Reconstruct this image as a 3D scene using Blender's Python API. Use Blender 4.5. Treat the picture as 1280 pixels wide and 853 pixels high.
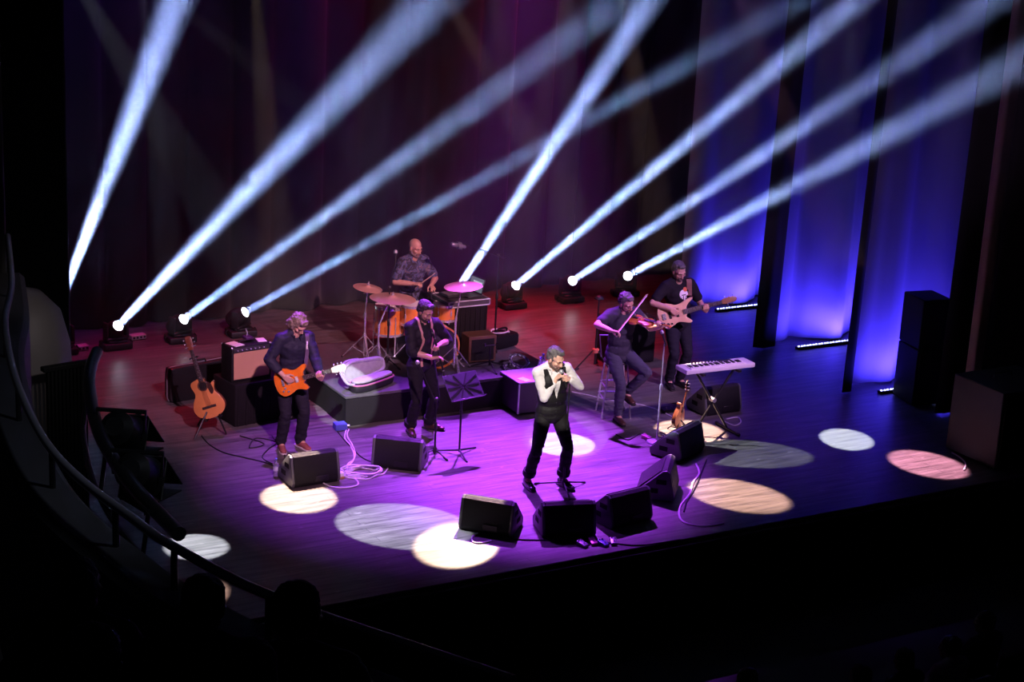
import bpy, bmesh, math, random
import numpy as np
from math import pi, sin, cos, radians, sqrt, atan2
from mathutils import Vector, Matrix, Quaternion, noise

for o in list(bpy.data.objects):
    bpy.data.objects.remove(o)
SC = bpy.context.scene
COL = SC.collection
V = Vector

# ------------------------------------------------------------------ camera
FPX, PIT, ROL, HEAD, CAMZ = 2219.0, radians(16.4), radians(3.0), radians(30.5), 7.35
CF = V((sin(HEAD) * cos(PIT), cos(HEAD) * cos(PIT), -sin(PIT)))
r0 = V((cos(HEAD), -sin(HEAD), 0))
u0 = r0.cross(CF)
CU = u0 * cos(ROL) - r0 * sin(ROL)
CR = r0 * cos(ROL) + u0 * sin(ROL)


def pdir(u, v):
    return CF + CR * ((u - 640) / FPX) - CU * ((v - 426.5) / FPX)


_d = pdir(683, 612)
CAM = -_d * (CAMZ / -_d.z)
cd = bpy.data.cameras.new('camera')
cam = bpy.data.objects.new('camera', cd)
COL.objects.link(cam)
cd.sensor_width = 36
cd.lens = FPX / 1280 * 36
cd.clip_end = 200
m = Matrix((CR, CU, -CF)).transposed().to_4x4()
m.translation = CAM
cam.matrix_world = m
SC.camera = cam


def fl(u, v, z=0.0):
    """photo pixel -> stage point at height z"""
    d = pdir(u, v)
    return CAM + d * ((z - CAM.z) / d.z)


def onY(u, v, y):
    d = pdir(u, v)
    return CAM + d * ((y - CAM.y) / d.y)


# ------------------------------------------------------------------ world, exposure
w = bpy.data.worlds.new('dark_house')
SC.world = w
w.use_nodes = True
w.node_tree.nodes['Background'].inputs[0].default_value = (0.03, 0.025, 0.06, 1)
w.node_tree.nodes['Background'].inputs[1].default_value = 0.02
SC.view_settings.view_transform = 'Standard'
SC.view_settings.look = 'None'
SC.view_settings.gamma = 1
SC.view_settings.exposure = 0
SC.view_settings.use_curve_mapping = False

# ------------------------------------------------------------------ washes (fixtures over the stage)


def aim(o, tgt):
    o.rotation_euler = (V(tgt) - o.location).to_track_quat('-Z', 'Y').to_euler()


def spot(name, loc, tgt, power, col, half_deg, blend=0.3, rad=0.05, parent=None):
    l = bpy.data.lights.new(name, 'SPOT')
    l.energy = power
    l.color = col
    l.spot_size = radians(half_deg * 2)
    l.spot_blend = blend
    l.shadow_soft_size = rad
    o = bpy.data.objects.new(name, l)
    COL.objects.link(o)
    o.location = loc
    aim(o, tgt)
    if parent:
        o.parent = parent
    return o


PUR = (0.36, 0.10, 1.0)
WASH = [
    # purple backlight that makes the magenta-violet pool in the middle of the stage
    ('wash_light', (2.0, 4.6, 7.2), (0.30, 0.9, 0), 36000, (0.40, 0.05, 1.0), 16, 1.0, 0.12),
    ('wash_light', (-1.6, 4.6, 7.2), (-1.2, 1.3, 0), 8500, (0.35, 0.05, 1.0), 19, 1.0, 0.12),
    ('wash_light', (4.6, 4.6, 7.2), (3.2, 1.2, 0), 1000, (0.22, 0.04, 1.0), 20, 1.0, 0.12),
    # front light on the players
    ('wash_light', (-4.2, -7.5, 8.2), (-1.7, 2.5, 0.8), 7500, (0.95, 0.46, 0.80), 10.5, 1.0, 0.12),
    ('wash_light', (4.5, -7.5, 8.2), (2.8, 2.2, 1.0), 9000, (0.78, 0.40, 0.98), 9, 1.0, 0.12),
    ('wash_light', (0.9, -7.5, 8.2), (0.55, 4.3, 1.4), 9000, (1.0, 0.42, 0.55), 6.5, 1.0, 0.12),
    # added dim fills that lift the left wall casing and the balcony rail
    ('house_fill', (-4.5, -7.5, 6.5), (-6.9, -2.0, 2.9), 170, (1.0, 0.86, 0.84), 9, 1.0, 0.2),
    ('house_fill', (-5.5, -9.5, 7.6), (-7.5, -6.3, 3.9), 150, (0.75, 0.8, 1.0), 26, 1.0, 0.2),
    # red light over the back of the stage
    ('wash_light', (-2.4, 6.6, 7.8), (-2.2, 5.4, 0), 1700, (1.0, 0.02, 0.07), 21, 1.0, 0.12),
    ('wash_light', (2.8, 6.6, 7.8), (2.9, 5.6, 0), 5200, (1.0, 0.02, 0.08), 20, 1.0, 0.12),
    ('wash_light', (1.2, 7.1, 8.6), (1.4, 7.95, 2.0), 500, (1.0, 0.02, 0.07), 24, 1.0, 0.12),
    ('wash_light', (4.2, 7.1, 8.6), (4.2, 7.95, 2.0), 700, (1.0, 0.02, 0.07), 24, 1.0, 0.12),
    # violet on the upper left of the backdrop
    ('wash_light', (-2.6, 6.4, 8.7), (-3.0, 7.95, 4.5), 400, (0.22, 0.04, 1.0), 34, 1.0, 0.12),
]
for n_, loc_, tg_, pw_, c_, h_, b_, r_ in WASH:
    spot(n_, loc_, tg_, pw_, c_, h_, b_, r_)

# ------------------------------------------------------------------ helpers


class MB:
    """collects shapes into one mesh"""

    def __init__(self):
        self.bm = bmesh.new()

    def _xf(self, vs, M):
        if M is not None:
            for v in vs:
                v.co = M @ v.co

    def box(self, c, s, M=None, bev=0.0, seg=1, mi=0):
        r = bmesh.ops.create_cube(self.bm, size=1.0)
        vs = r['verts']
        for v in vs:
            v.co = V((v.co.x * s[0], v.co.y * s[1], v.co.z * s[2]))
        fs = set(f for v in vs for f in v.link_faces)
        if bev > 0:
            es = list(set(e for v in vs for e in v.link_edges))
            rr = bmesh.ops.bevel(self.bm, geom=es, offset=bev, segments=seg, affect='EDGES', profile=0.5)
            fs = set(rr['faces'])
            vs = set(rr['verts'])
            vs = list(set(v for f in fs for v in f.verts) | vs)
            fs = set(f for v in vs for f in v.link_faces)
        c = V(c)
        for v in vs:
            v.co = (M @ (v.co + c)) if M is not None else v.co + c
        for f in fs:
            f.material_index = mi
        return self

    def rings(self, rings, closed_ring=True, caps=True, loop=False, mi=0):
        bm = self.bm
        R = [[bm.verts.new(p) for p in r] for r in rings]
        n = len(R[0])
        fs = []
        ii = range(len(R)) if loop else range(len(R) - 1)
        for i in ii:
            a, b = R[i], R[(i + 1) % len(R)]
            for j in range(n if closed_ring else n - 1):
                k = (j + 1) % n
                try:
                    fs.append(bm.faces.new((a[j], a[k], b[k], b[j])))
                except ValueError:
                    pass
        if caps and not loop and closed_ring:
            for r, rev in ((R[0], True), (R[-1], False)):
                try:
                    fs.append(bm.faces.new(list(reversed(r)) if rev else r))
                except ValueError:
                    pass
        for f in fs:
            f.material_index = mi
        return self

    def tube(self, pts, r, n=8, mi=0, loop=False, caps=True):
        pts = [V(p) for p in pts]
        N = len(pts)
        rr = r if isinstance(r, (list, tuple)) else [r] * N
        up = None
        out = []
        for i, p in enumerate(pts):
            if loop:
                t = pts[(i + 1) % N] - pts[i - 1]
            else:
                t = pts[min(i + 1, N - 1)] - pts[max(i - 1, 0)]
            if t.length < 1e-9:
                t = V((0, 0, 1))
            t.normalize()
            if up is None:
                up = t.orthogonal().normalized()
            else:
                up = up - t * up.dot(t)
                up = up.normalized() if up.length > 1e-6 else t.orthogonal().normalized()
            s = t.cross(up)
            out.append([p + (up * cos(2 * pi * k / n) + s * sin(2 * pi * k / n)) * rr[i] for k in range(n)])
        return self.rings(out, mi=mi, loop=loop, caps=caps)

    def cyl(self, p0, p1, r0, r1=None, n=12, mi=0):
        return self.tube([p0, p1], [r0, r0 if r1 is None else r1], n, mi)

    def lathe(self, prof, M=None, n=24, mi=0, caps=True):
        rg = []
        for r, z in prof:
            ring = [V((r * cos(2 * pi * k / n), r * sin(2 * pi * k / n), z)) for k in range(n)]
            rg.append([M @ p for p in ring] if M is not None else ring)
        return self.rings(rg, mi=mi, caps=caps)

    def prism(self, pts, z0, z1, M=None, mi=0, inset=0.0):
        """closed outline in local xy, extruded along local z, optional rounded rim"""
        n = len(pts)
        c = V((sum(p[0] for p in pts) / n, sum(p[1] for p in pts) / n))

        def ring(z, k):
            o = []
            for i in range(n):
                a, b, d = V(pts[i - 1][:2]), V(pts[i][:2]), V(pts[(i + 1) % n][:2])
                t = (d - a)
                nn = V((t.y, -t.x))
                nn = nn.normalized() if nn.length > 1e-9 else nn
                q = b - nn * k * sgn
                p = V((q.x, q.y, z))
                o.append(M @ p if M is not None else p)
            return o
        area = sum(pts[i - 1][0] * pts[i][1] - pts[i][0] * pts[i - 1][1] for i in range(n))
        sgn = 1 if area > 0 else -1
        if inset:
            h = inset * (1 if z1 > z0 else -1)
            rg = [ring(z0, inset), ring(z0 + h * .3, inset * .3), ring(z0 + h, 0), ring(z1 - h, 0), ring(z1 - h * .3, inset * .3), ring(z1, inset)]
        else:
            rg = [ring(z0, 0), ring(z1, 0)]
        return self.rings(rg, mi=mi)

    def ell(self, c, r, M=None, u=14, v=9, mi=0):
        c = V(c)
        r = (r, r, r) if isinstance(r, (int, float)) else r
        rg = []
        for i in range(v + 1):
            th = pi * min(max(i / v, 0.004), 0.996)
            rg.append([c + V((r[0] * sin(th) * cos(2 * pi * k / u), r[1] * sin(th) * sin(2 * pi * k / u), -r[2] * cos(th))) for k in range(u)])
        if M is not None:
            rg = [[M @ p for p in q] for q in rg]
        return self.rings(rg, mi=mi)

    def rcone(self, p0, r0, p1, r1, n=14, mi=0):
        """capsule with two radii"""
        p0, p1 = V(p0), V(p1)
        ax = p1 - p0
        L = ax.length
        if L < 1e-6:
            return self.ell(p0, max(r0, r1))
        q = ax.to_track_quat('Z', 'Y').to_matrix().to_4x4()
        q.translation = p0
        prof = [(max(r0 * cos(a), 1e-4), r0 * sin(a)) for a in [radians(-89 + 89 * k / 4) for k in range(5)]]
        prof += [(max(r1 * cos(a), 1e-4), L + r1 * sin(a)) for a in [radians(89 * k / 4) for k in range(5)]]
        return self.lathe(prof, q, n, mi)

    def quad(self, a, b, c, d, mi=0):
        f = self.bm.faces.new([self.bm.verts.new(V(p)) for p in (a, b, c, d)])
        f.material_index = mi
        return self

    def build(self, name, mats, parent=None, smooth=40, weld=False):
        me = bpy.data.meshes.new(name)
        bmesh.ops.recalc_face_normals(self.bm, faces=self.bm.faces)
        self.bm.to_mesh(me)
        self.bm.free()
        for mt in (mats if isinstance(mats, (list, tuple)) else [mats]):
            me.materials.append(mt)
        if smooth:
            for p in me.polygons:
                p.use_smooth = True
            me.set_sharp_from_angle(angle=radians(smooth))
        o = bpy.data.objects.new(name, me)
        COL.objects.link(o)
        if parent is not None:
            o.parent = parent
        return o


def tag(o, label=None, cat=None, group=None, kind=None):
    if label:
        o['label'] = label
    if cat:
        o['category'] = cat
    if group:
        o['group'] = group
    if kind:
        o['kind'] = kind
    return o


def thing(name, label, cat, loc=(0, 0, 0), rz=0.0, group=None, M=None):
    o = bpy.data.objects.new(name, None)
    COL.objects.link(o)
    o.empty_display_size = 0.1
    if M is not None:
        o.matrix_basis = M
    else:
        o.location = loc
        o.rotation_euler = (0, 0, rz)
    return tag(o, label, cat, group)


KIDS = {}


def copy_tree(o, parent=None):
    c = o.copy()
    COL.objects.link(c)
    if parent is not None:
        c.parent = parent
    for ch in [q for q in bpy.data.objects if q.parent == o]:
        copy_tree(ch, c)
    return c


def frame(ox, x, y, z):
    """matrix from three axes and an origin"""
    M = Matrix((V(x), V(y), V(z))).transposed().to_4x4()
    M.translation = V(ox)
    return M


def Rz(a):
    return Matrix.Rotation(a, 4, 'Z')


def T(x, y=0, z=0):
    return Matrix.Translation((x, y, z))


def spline(pts, n=8, closed=False):
    """Catmull-Rom through points"""
    P = [V(p) for p in pts]
    N = len(P)
    out = []
    segs = N if closed else N - 1
    for i in range(segs):
        if closed:
            a, b, c, d = P[i - 1], P[i], P[(i + 1) % N], P[(i + 2) % N]
        else:
            a, b, c, d = P[max(i - 1, 0)], P[i], P[i + 1], P[min(i + 2, N - 1)]
        for k in range(n):
            t = k / n
            out.append(0.5 * ((2 * b) + (c - a) * t + (2 * a - 5 * b + 4 * c - d) * t * t + (3 * b - a - 3 * c + d) * t ** 3))
    if not closed:
        out.append(P[-1])
    return out


# ------------------------------------------------------------------ materials
MATS = {}


def mat(name, col, rough=0.5, metal=0.0, noise_amt=0.0, noise_scale=8.0, bump=0.0, bump_scale=40.0, sheen=0.0, spec=0.5, emit=None, estr=0.0, alpha=1.0, trans=0.0, coat=0.0):
    if name in MATS:
        return MATS[name]
    mt = bpy.data.materials.new(name)
    mt.use_nodes = True
    nt = mt.node_tree
    b = nt.nodes['Principled BSDF']
    b.inputs['Base Color'].default_value = (*col, 1)
    b.inputs['Roughness'].default_value = rough
    b.inputs['Metallic'].default_value = metal
    b.inputs['Specular IOR Level'].default_value = spec
    b.inputs['Sheen Weight'].default_value = sheen
    b.inputs['Transmission Weight'].default_value = trans
    b.inputs['Coat Weight'].default_value = coat
    b.inputs['Coat Roughness'].default_value = 0.15
    if emit:
        b.inputs['Emission Color'].default_value = (*emit, 1)
        b.inputs['Emission Strength'].default_value = estr
    tc = None
    if noise_amt or bump:
        tc = nt.nodes.new('ShaderNodeTexCoord')
    if noise_amt:
        nz = nt.nodes.new('ShaderNodeTexNoise')
        nz.inputs['Scale'].default_value = noise_scale
        nz.inputs['Detail'].default_value = 4
        nt.links.new(tc.outputs['Object'], nz.inputs['Vector'])
        mx = nt.nodes.new('ShaderNodeMix')
        mx.data_type = 'RGBA'
        k = noise_amt
        mx.inputs[6].default_value = (*[c * (1 - k) for c in col], 1)
        mx.inputs[7].default_value = (*[min(1, c * (1 + k)) for c in col], 1)
        nt.links.new(nz.outputs['Fac'], mx.inputs[0])
        nt.links.new(mx.outputs[2], b.inputs['Base Color'])
    if bump:
        nb = nt.nodes.new('ShaderNodeTexNoise')
        nb.inputs['Scale'].default_value = bump_scale
        nb.inputs['Detail'].default_value = 3
        nt.links.new(tc.outputs['Object'], nb.inputs['Vector'])
        bp = nt.nodes.new('ShaderNodeBump')
        bp.inputs['Strength'].default_value = bump
        bp.inputs['Distance'].default_value = 0.01
        nt.links.new(nb.outputs['Fac'], bp.inputs['Height'])
        nt.links.new(bp.outputs['Normal'], b.inputs['Normal'])
    MATS[name] = mt
    return mt


BLACK_METAL = mat('black_metal', (0.012, 0.012, 0.013), 0.42, 0.3)
CHROME = mat('chrome', (0.82, 0.82, 0.85), 0.25, 0.75)
STEEL = mat('steel', (0.5, 0.5, 0.53), 0.35, 0.7)
BLACK_PLASTIC = mat('black_plastic', (0.014, 0.014, 0.016), 0.5)
BLACK_CLOTH = mat('black_cloth', (0.007, 0.006, 0.007), 0.9, spec=0.2, bump=0.3, bump_scale=60)
BLACK_PAINT = mat('black_painted_wood', (0.006, 0.006, 0.007), 0.6, spec=0.3, bump=0.15, bump_scale=90)
TOLEX = mat('black_tolex', (0.006, 0.006, 0.007), 0.6, spec=0.3, bump=0.5, bump_scale=220)
GRILLE = mat('black_grille', (0.005, 0.005, 0.006), 0.6, spec=0.3, bump=0.6, bump_scale=260)
RUBBER = mat('rubber', (0.01, 0.01, 0.01), 0.7)
WHITE_PAPER = mat('white_paper', (0.82, 0.80, 0.76), 0.8)
WHITE_PLASTIC = mat('white_plastic', (0.8, 0.8, 0.8), 0.35)
GREY_PLASTIC = mat('grey_plastic', (0.35, 0.35, 0.38), 0.4)
# ------------------------------------------------------------------ setting: stage floor


def floor_mat():
    mt = bpy.data.materials.new('stage_boards')
    mt.use_nodes = True
    nt = mt.node_tree
    N, L = nt.nodes, nt.links
    b = N['Principled BSDF']
    tc = N.new('ShaderNodeTexCoord')
    mp = N.new('ShaderNodeMapping')
    L.new(tc.outputs['Object'], mp.inputs['Vector'])
    br = N.new('ShaderNodeTexBrick')
    br.inputs['Color1'].default_value = (0.105, 0.095, 0.09, 1)
    br.inputs['Color2'].default_value = (0.135, 0.12, 0.115, 1)
    br.inputs['Mortar'].default_value = (0.055, 0.05, 0.05, 1)
    br.inputs['Scale'].default_value = 1
    br.inputs['Mortar Size'].default_value = 0.004
    br.inputs['Brick Width'].default_value = 2.4
    br.inputs['Row Height'].default_value = 0.125
    L.new(mp.outputs['Vector'], br.inputs['Vector'])
    # worn streaks that run with the boards
    m2 = N.new('ShaderNodeMapping')
    m2.inputs['Scale'].default_value = (0.9, 9.0, 1)
    L.new(tc.outputs['Object'], m2.inputs['Vector'])
    nz = N.new('ShaderNodeTexNoise')
    nz.inputs['Scale'].default_value = 1.6
    nz.inputs['Detail'].default_value = 7
    nz.inputs['Roughness'].default_value = 0.65
    L.new(m2.outputs['Vector'], nz.inputs['Vector'])
    cr = N.new('ShaderNodeValToRGB')
    cr.color_ramp.elements[0].position = 0.34
    cr.color_ramp.elements[0].color = (0.38, 0.38, 0.38, 1)
    cr.color_ramp.elements[1].position = 0.72
    cr.color_ramp.elements[1].color = (1.5, 1.5, 1.5, 1)
    L.new(nz.outputs['Fac'], cr.inputs['Fac'])
    mx = N.new('ShaderNodeMix')
    mx.data_type = 'RGBA'
    mx.blend_type = 'MULTIPLY'
    mx.inputs[0].default_value = 1
    L.new(br.outputs['Color'], mx.inputs[6])
    L.new(cr.outputs['Color'], mx.inputs[7])
    # pale scuffs
    m3 = N.new('ShaderNodeMapping')
    m3.inputs['Scale'].default_value = (2.2, 5.0, 1)
    m3.inputs['Rotation'].default_value = (0, 0, 0.4)
    L.new(tc.outputs['Object'], m3.inputs['Vector'])
    n3 = N.new('ShaderNodeTexNoise')
    n3.inputs['Scale'].default_value = 2.3
    n3.inputs['Detail'].default_value = 5
    L.new(m3.outputs['Vector'], n3.inputs['Vector'])
    c3 = N.new('ShaderNodeValToRGB')
    c3.color_ramp.elements[0].position = 0.66
    c3.color_ramp.elements[0].color = (0, 0, 0, 1)
    c3.color_ramp.elements[1].position = 0.74
    c3.color_ramp.elements[1].color = (1, 1, 1, 1)
    L.new(n3.outputs['Fac'], c3.inputs['Fac'])
    m4 = N.new('ShaderNodeMix')
    m4.data_type = 'RGBA'
    L.new(c3.outputs['Color'], m4.inputs[0])
    L.new(mx.outputs[2], m4.inputs[6])
    m4.inputs[7].default_value = (0.21, 0.19, 0.18, 1)
    L.new(m4.outputs[2], b.inputs['Base Color'])
    rr = N.new('ShaderNodeMapRange')
    rr.inputs['To Min'].default_value = 0.30
    rr.inputs['To Max'].default_value = 0.48
    L.new(nz.outputs['Fac'], rr.inputs['Value'])
    L.new(rr.outputs['Result'], b.inputs['Roughness'])
    b.inputs['Specular IOR Level'].default_value = 0.45
    bp = N.new('ShaderNodeBump')
    bp.inputs['Strength'].default_value = 0.12
    bp.inputs['Distance'].default_value = 0.004
    L.new(br.outputs['Fac'], bp.inputs['Height'])
    bp.invert = True
    L.new(bp.outputs['Normal'], b.inputs['Normal'])
    return mt


FRONT = -1.77
mb = MB()
mb.box((2.2, (FRONT + 9.2) / 2, -0.06), (17.6, 9.2 - FRONT, 0.12))
tag(mb.build('floor', floor_mat()), kind='structure')
mb = MB()
mb.box((2.2, FRONT - 0.03, -0.045), (17.6, 0.09, 0.09), bev=0.012)
mb.box((2.2, FRONT - 0.09, -0.075), (17.6, 0.05, 0.04), bev=0.008)
tag(mb.build('trim_1', mat('stage_edge', (0.09, 0.075, 0.08), 0.4)), kind='structure')
mb = MB()
mb.box((2.2, FRONT + 0.15, -0.8), (17.6, 0.1, 1.4))
for k in range(15):
    mb.box((-6 + k * 1.2, FRONT + 0.09, -0.8), (0.05, 0.03, 1.38))
tag(mb.build('wall_front', mat('stage_front', (0.008, 0.008, 0.009), 0.75)), kind='structure')


def curtain(name, x0, x1, y, z0, z1, mt, folds, amp, seed, kind=None, label=None, cat='curtain', group=None, lean=0.0, flare=0.0, nz=14, yaw=None):
    """hanging cloth with folds that shift and swell on the way down"""
    rnd = random.Random(seed)
    nx = max(24, int((x1 - x0) * folds * 9))
    ph = [rnd.uniform(0, 6.28) for _ in range(6)]
    bm = bmesh.new()
    G = []
    for j in range(nz + 1):
        t = j / nz
        z = z1 + (z0 - z1) * t
        row = []
        for i in range(nx + 1):
            s = i / nx
            x = x0 + (x1 - x0) * s
            a = x * folds * 2 * pi
            d = sin(a + ph[0] + 0.8 * sin(x * 1.7 + ph[1]) + 0.25 * sin(t * 3 + ph[4])) * 0.6
            d += sin(a * 0.47 + ph[2] + t * 0.5) * 0.5 + sin(a * 2.1 + ph[3]) * 0.18
            k = amp * (0.8 + 0.35 * t)
            row.append(bm.verts.new((x + lean * t + 0.35 * amp * cos(a + ph[0]), y + d * k - flare * t * t, z)))
        G.append(row)
    for j in range(nz):
        for i in range(nx):
            bm.faces.new((G[j][i], G[j][i + 1], G[j + 1][i + 1], G[j + 1][i]))
    mbb = MB()
    mbb.bm.free()
    mbb.bm = bm
    o = mbb.build(name, mt, smooth=80)
    sol = o.modifiers.new('thick', 'SOLIDIFY')
    sol.thickness = 0.012
    return tag(o, label, cat, group, kind)


VELVET = mat('dark_velvet', (0.013, 0.010, 0.014), 0.8, sheen=0.08, bump=0.2, bump_scale=30)
LEGC = mat('blue_lit_cloth', (0.34, 0.34, 0.36), 0.85, sheen=0.1, bump=0.15, bump_scale=60)
BLKC = mat('black_leg_cloth', (0.010, 0.010, 0.012), 0.9)
curtain('backdrop_curtain', -6.4, 10.0, 8.0, 0.02, 9.0, VELVET, 1.5, 0.13, 3, label='wide dark velvet curtain with red glinting folds across the back of the stage', cat='curtain')
LEGS = [(5.8, 6.08, 8.6, 'pale drape glowing blue behind the bass player, farthest upstage of the blue three'),
        (3.64, 6.02, 8.7, 'pale drape glowing blue, middle of the three side drapes, dark bunched inner edge'),
        (1.5, 5.86, 8.8, 'pale drape glowing blue beside the tall black speaker tower, nearest of the blue three')]
for i, (y, xa, xb, lb) in enumerate(LEGS):
    if i:
        curtain('black_leg_or_shade_strip', xa - 0.08, xa + (0.24 if i == 1 else 0.06), y + 0.10, 0.02, 9.0, BLKC, 2.2, 0.05, 50 + i, label='black strip added as shade along the inner edge of the %s blue drape' % ('middle' if i == 1 else 'nearest'), cat='curtain', group='black masking curtains', lean=-0.12)  # black strip stands in for the unlit, self-shadowed edge of the drape
    curtain('side_drape', xa + 0.05, xb, y + 0.26, 0.02, 9.0, LEGC, 1.15, 0.15, 11 + i, label=lb, cat='curtain', group='blue side drapes')

# auditorium floor below the stage and side walls of the proscenium
mb = MB()
mb.box((2.0, -9.5, -1.2), (30, 15.2, 0.1))
tag(mb.build('floor_2', mat('house_floor', (0.05, 0.035, 0.04), 0.6, noise_amt=0.3)), kind='structure')
# ------------------------------------------------------------------ profile spots over the stage: beam in the haze and pool on the boards
WARM = (1.0, 0.62, 0.50)
COOL = (0.78, 0.86, 1.0)
PINK = (1.0, 0.41, 0.62)


def profile_spot(top, ptop, pool, power, col, radius, blend, label):
    """lantern hung over the stage; the line of its beam runs through the pool it throws"""
    p = onY(*top, ptop)
    tg = fl(*pool)
    d = (tg - p)
    half = math.degrees(math.atan(radius / d.length))
    ax = -d.normalized()
    t = thing('profile_spotlight', label, 'stage light', M=frame(p, *(lambda z: (z.orthogonal().normalized(), z.cross(z.orthogonal().normalized()), z))(ax)), group='profile spotlights over the stage')
    mb = MB()
    mb.lathe([(0.085, 0.02), (0.09, 0.03), (0.09, 0.25), (0.12, 0.28), (0.12, 0.52), (0.08, 0.56)], n=18)
    mb.build('lamp_body', BLACK_METAL, t)
    mb = MB()
    mb.tube([(0.15, 0, 0.35), (0.17, 0, 0.52), (0.17, 0, 0.62), (-0.17, 0, 0.62), (-0.17, 0, 0.52), (-0.15, 0, 0.35)], 0.015, 6)
    mb.build('yoke', BLACK_METAL, t)
    l = spot('spotlight', p, tg, power * 1.25, col, half, blend, 0.03)
    return t


PS = [
    ((110, 0), 3.0, (500, 657), 9000, COOL, 0.62, 0.06, 'spotlight for the grey pool in the middle front'),
    ((215, 0), 4.2, (925, 567), 7000, COOL, 0.50, 0.06, 'spotlight for the grey pool by the keyboard'),
    ((320, 0), 3.6, (373, 622), 21000, (1.0, 0.70, 0.50), 0.44, 0.25, 'spotlight for the bright warm pool at the left monitor'),
    ((500, 0), 3.6, (246, 746), 9000, WARM, 0.30, 0.25, 'spotlight for the warm pool at the stage lip'),
    ((560, 0), 3.6, (920, 619), 20000, WARM, 0.50, 0.25, 'spotlight for the orange pool near the wedge cables'),
    ((705, 0), 3.6, (571, 680), 21000, (1.0, 0.70, 0.50), 0.46, 0.25, 'spotlight for the bright warm pool at the front monitor'),
    ((780, 0), 3.6, (862, 540), 20000, WARM, 0.46, 0.25, 'spotlight for the warm pool under the mandolin'),
    ((925, 0), 3.6, (1158, 580), 18500, PINK, 0.44, 0.25, 'spotlight for the pink pool at the stage corner'),
    ((1063, 0), 3.6, (1058, 549), 10500, COOL, 0.34, 0.06, 'spotlight for the white pool at stage left'),
    ((712, 0), 3.2, (703, 555), 15000, COOL, 0.40, 0.06, 'spotlight for the white pool behind the singer'),
    ((180, 0), 1.5, (245, 684), 9000, COOL, 0.33, 0.06, 'spotlight for the grey pool at stage right'),
]
for a in PS:
    profile_spot((a[0][0] + (a[0][0] - a[2][0]) * 95 / a[2][1], -95), *a[1:])
# front of house spot on the singer
_c, _g = V((0.05, 0, 1.25)), fl(706, 548)
_dir = (_c - _g).normalized()
spot('front_spotlight', _c + _dir * 9.5, _g, 8000, (1.0, 0.88, 0.84), 2.6, 0.1, 0.03)

# front of house spot on the riser corner
_g = fl(434, 493, 0.4)
spot('front_spotlight', (-5.5, -7.0, 8.0), _g, 15000, (0.86, 0.95, 1.0), 1.7, 0.1, 0.03)

# ------------------------------------------------------------------ moving heads on the floor along the backdrop


def moving_head(lens_px, tgt_px, tgt_y, power, half, label, rz, lens_y=6.9):
    L = onY(*lens_px, lens_y)
    tg = onY(*tgt_px, tgt_y)
    d = (tg - L).normalized()
    base = V((L.x - d.x * .08, L.y + 0.02 - d.y * .08, 0))
    t = thing('moving_head_light', label, 'stage light', base, 0, 'moving head lights along the backdrop')
    mb = MB()
    mb.box((0, 0, 0.055), (0.40, 0.30, 0.09), bev=0.02, seg=2)
    mb.box((0, 0, 0.115), (0.26, 0.22, 0.03), bev=0.01)
    mb.build('base', BLACK_PLASTIC, t)
    for s in (-1, 1):
        mb = MB()
        mb.tube([(s * 0.205, 0.0, 0.02), (s * 0.235, 0, 0.06), (s * 0.205, 0, 0.10)], 0.012, 6)
        mb.build('carry_handle', BLACK_METAL, t)
    q = atan2(d.y, d.x) - pi / 2
    y = thing('yoke', None, None, (0, 0, 0.13), q)
    y.parent = t
    mb = MB()
    mb.box((0, 0, 0.02), (0.34, 0.14, 0.04), bev=0.012)
    for s in (-1, 1):
        mb.box((s * 0.155, 0, 0.14), (0.04, 0.12, 0.24), bev=0.015, seg=2)
    mb.build('yoke_arm', BLACK_PLASTIC, y)
    el = math.asin(d.z)
    R = Matrix.Rotation(el, 4, 'X')
    hd = thing('lamp_head', None, None)
    hd.parent = t
    hd.matrix_basis = Matrix.Translation(L - base - d * 0.17) @ Rz(q) @ R @ Matrix.Rotation(-pi / 2, 4, 'X')
    mb = MB()
    mb.lathe([(0.06, -0.16), (0.10, -0.14), (0.125, -0.05), (0.125, 0.06), (0.10, 0.12), (0.088, 0.165), (0.076, 0.165), (0.074, 0.15)], n=22)
    mb.build('head_shell', BLACK_PLASTIC, hd)
    mb = MB()
    mb.lathe([(0.001, 0.172), (0.04, 0.169), (0.074, 0.158)], n=20, caps=False)
    mb.build('lens', mat('lit_lens', (1, 1, 1), 0.2, emit=(0.80, 0.90, 1.0), estr=9), hd)
    al = bpy.data.lights.new('beam_light', 'AREA')
    al.shape = 'DISK'
    al.size = 0.105
    al.spread = radians(1.5 * half)
    al.energy = power * (math.radians(half) ** 2)
    al.color = (0.34, 0.46, 1.0)
    ao = bpy.data.objects.new('beam_light', al)
    COL.objects.link(ao)
    ao.location = L + d * 0.02
    aim(ao, tg)
    return t


BEAMP = 500000
MH = [
    ((78, 372), (205, 40), 4.0, 'moving head light at the far left edge with a steep beam', 3.3, 1.3),
    ((148, 407), (500, 40), 1.0, 'leftmost visible moving head light with a glaring lens, red reflections beside its base', 2.7, 1.1),
    ((230, 399), (720, 40), 1.0, 'moving head light on the floor above the acoustic guitar', 2.1, 0.9),
    ((307, 390), (965, 20), 1.0, 'moving head light behind the amplifier', 1.6, 0.8),
    ((573, 360), (805, 10), 4.0, 'moving head light hidden behind the drum gear with a steep beam', 3.0, 1.3),
    ((645, 357), (1070, 0), 1.0, 'moving head light between laptop table and tripod, left one of the right-hand three', 2.0, 1.7),
    ((716, 351), (1240, 0), -3.5, 'moving head light above the singer, middle one of the right-hand three', 1.2, 1.9),
    ((785, 345), (1280, 75), -5.0, 'moving head light beside the bass player, right one of the right-hand three', 1.1, 1.9),
]
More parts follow.
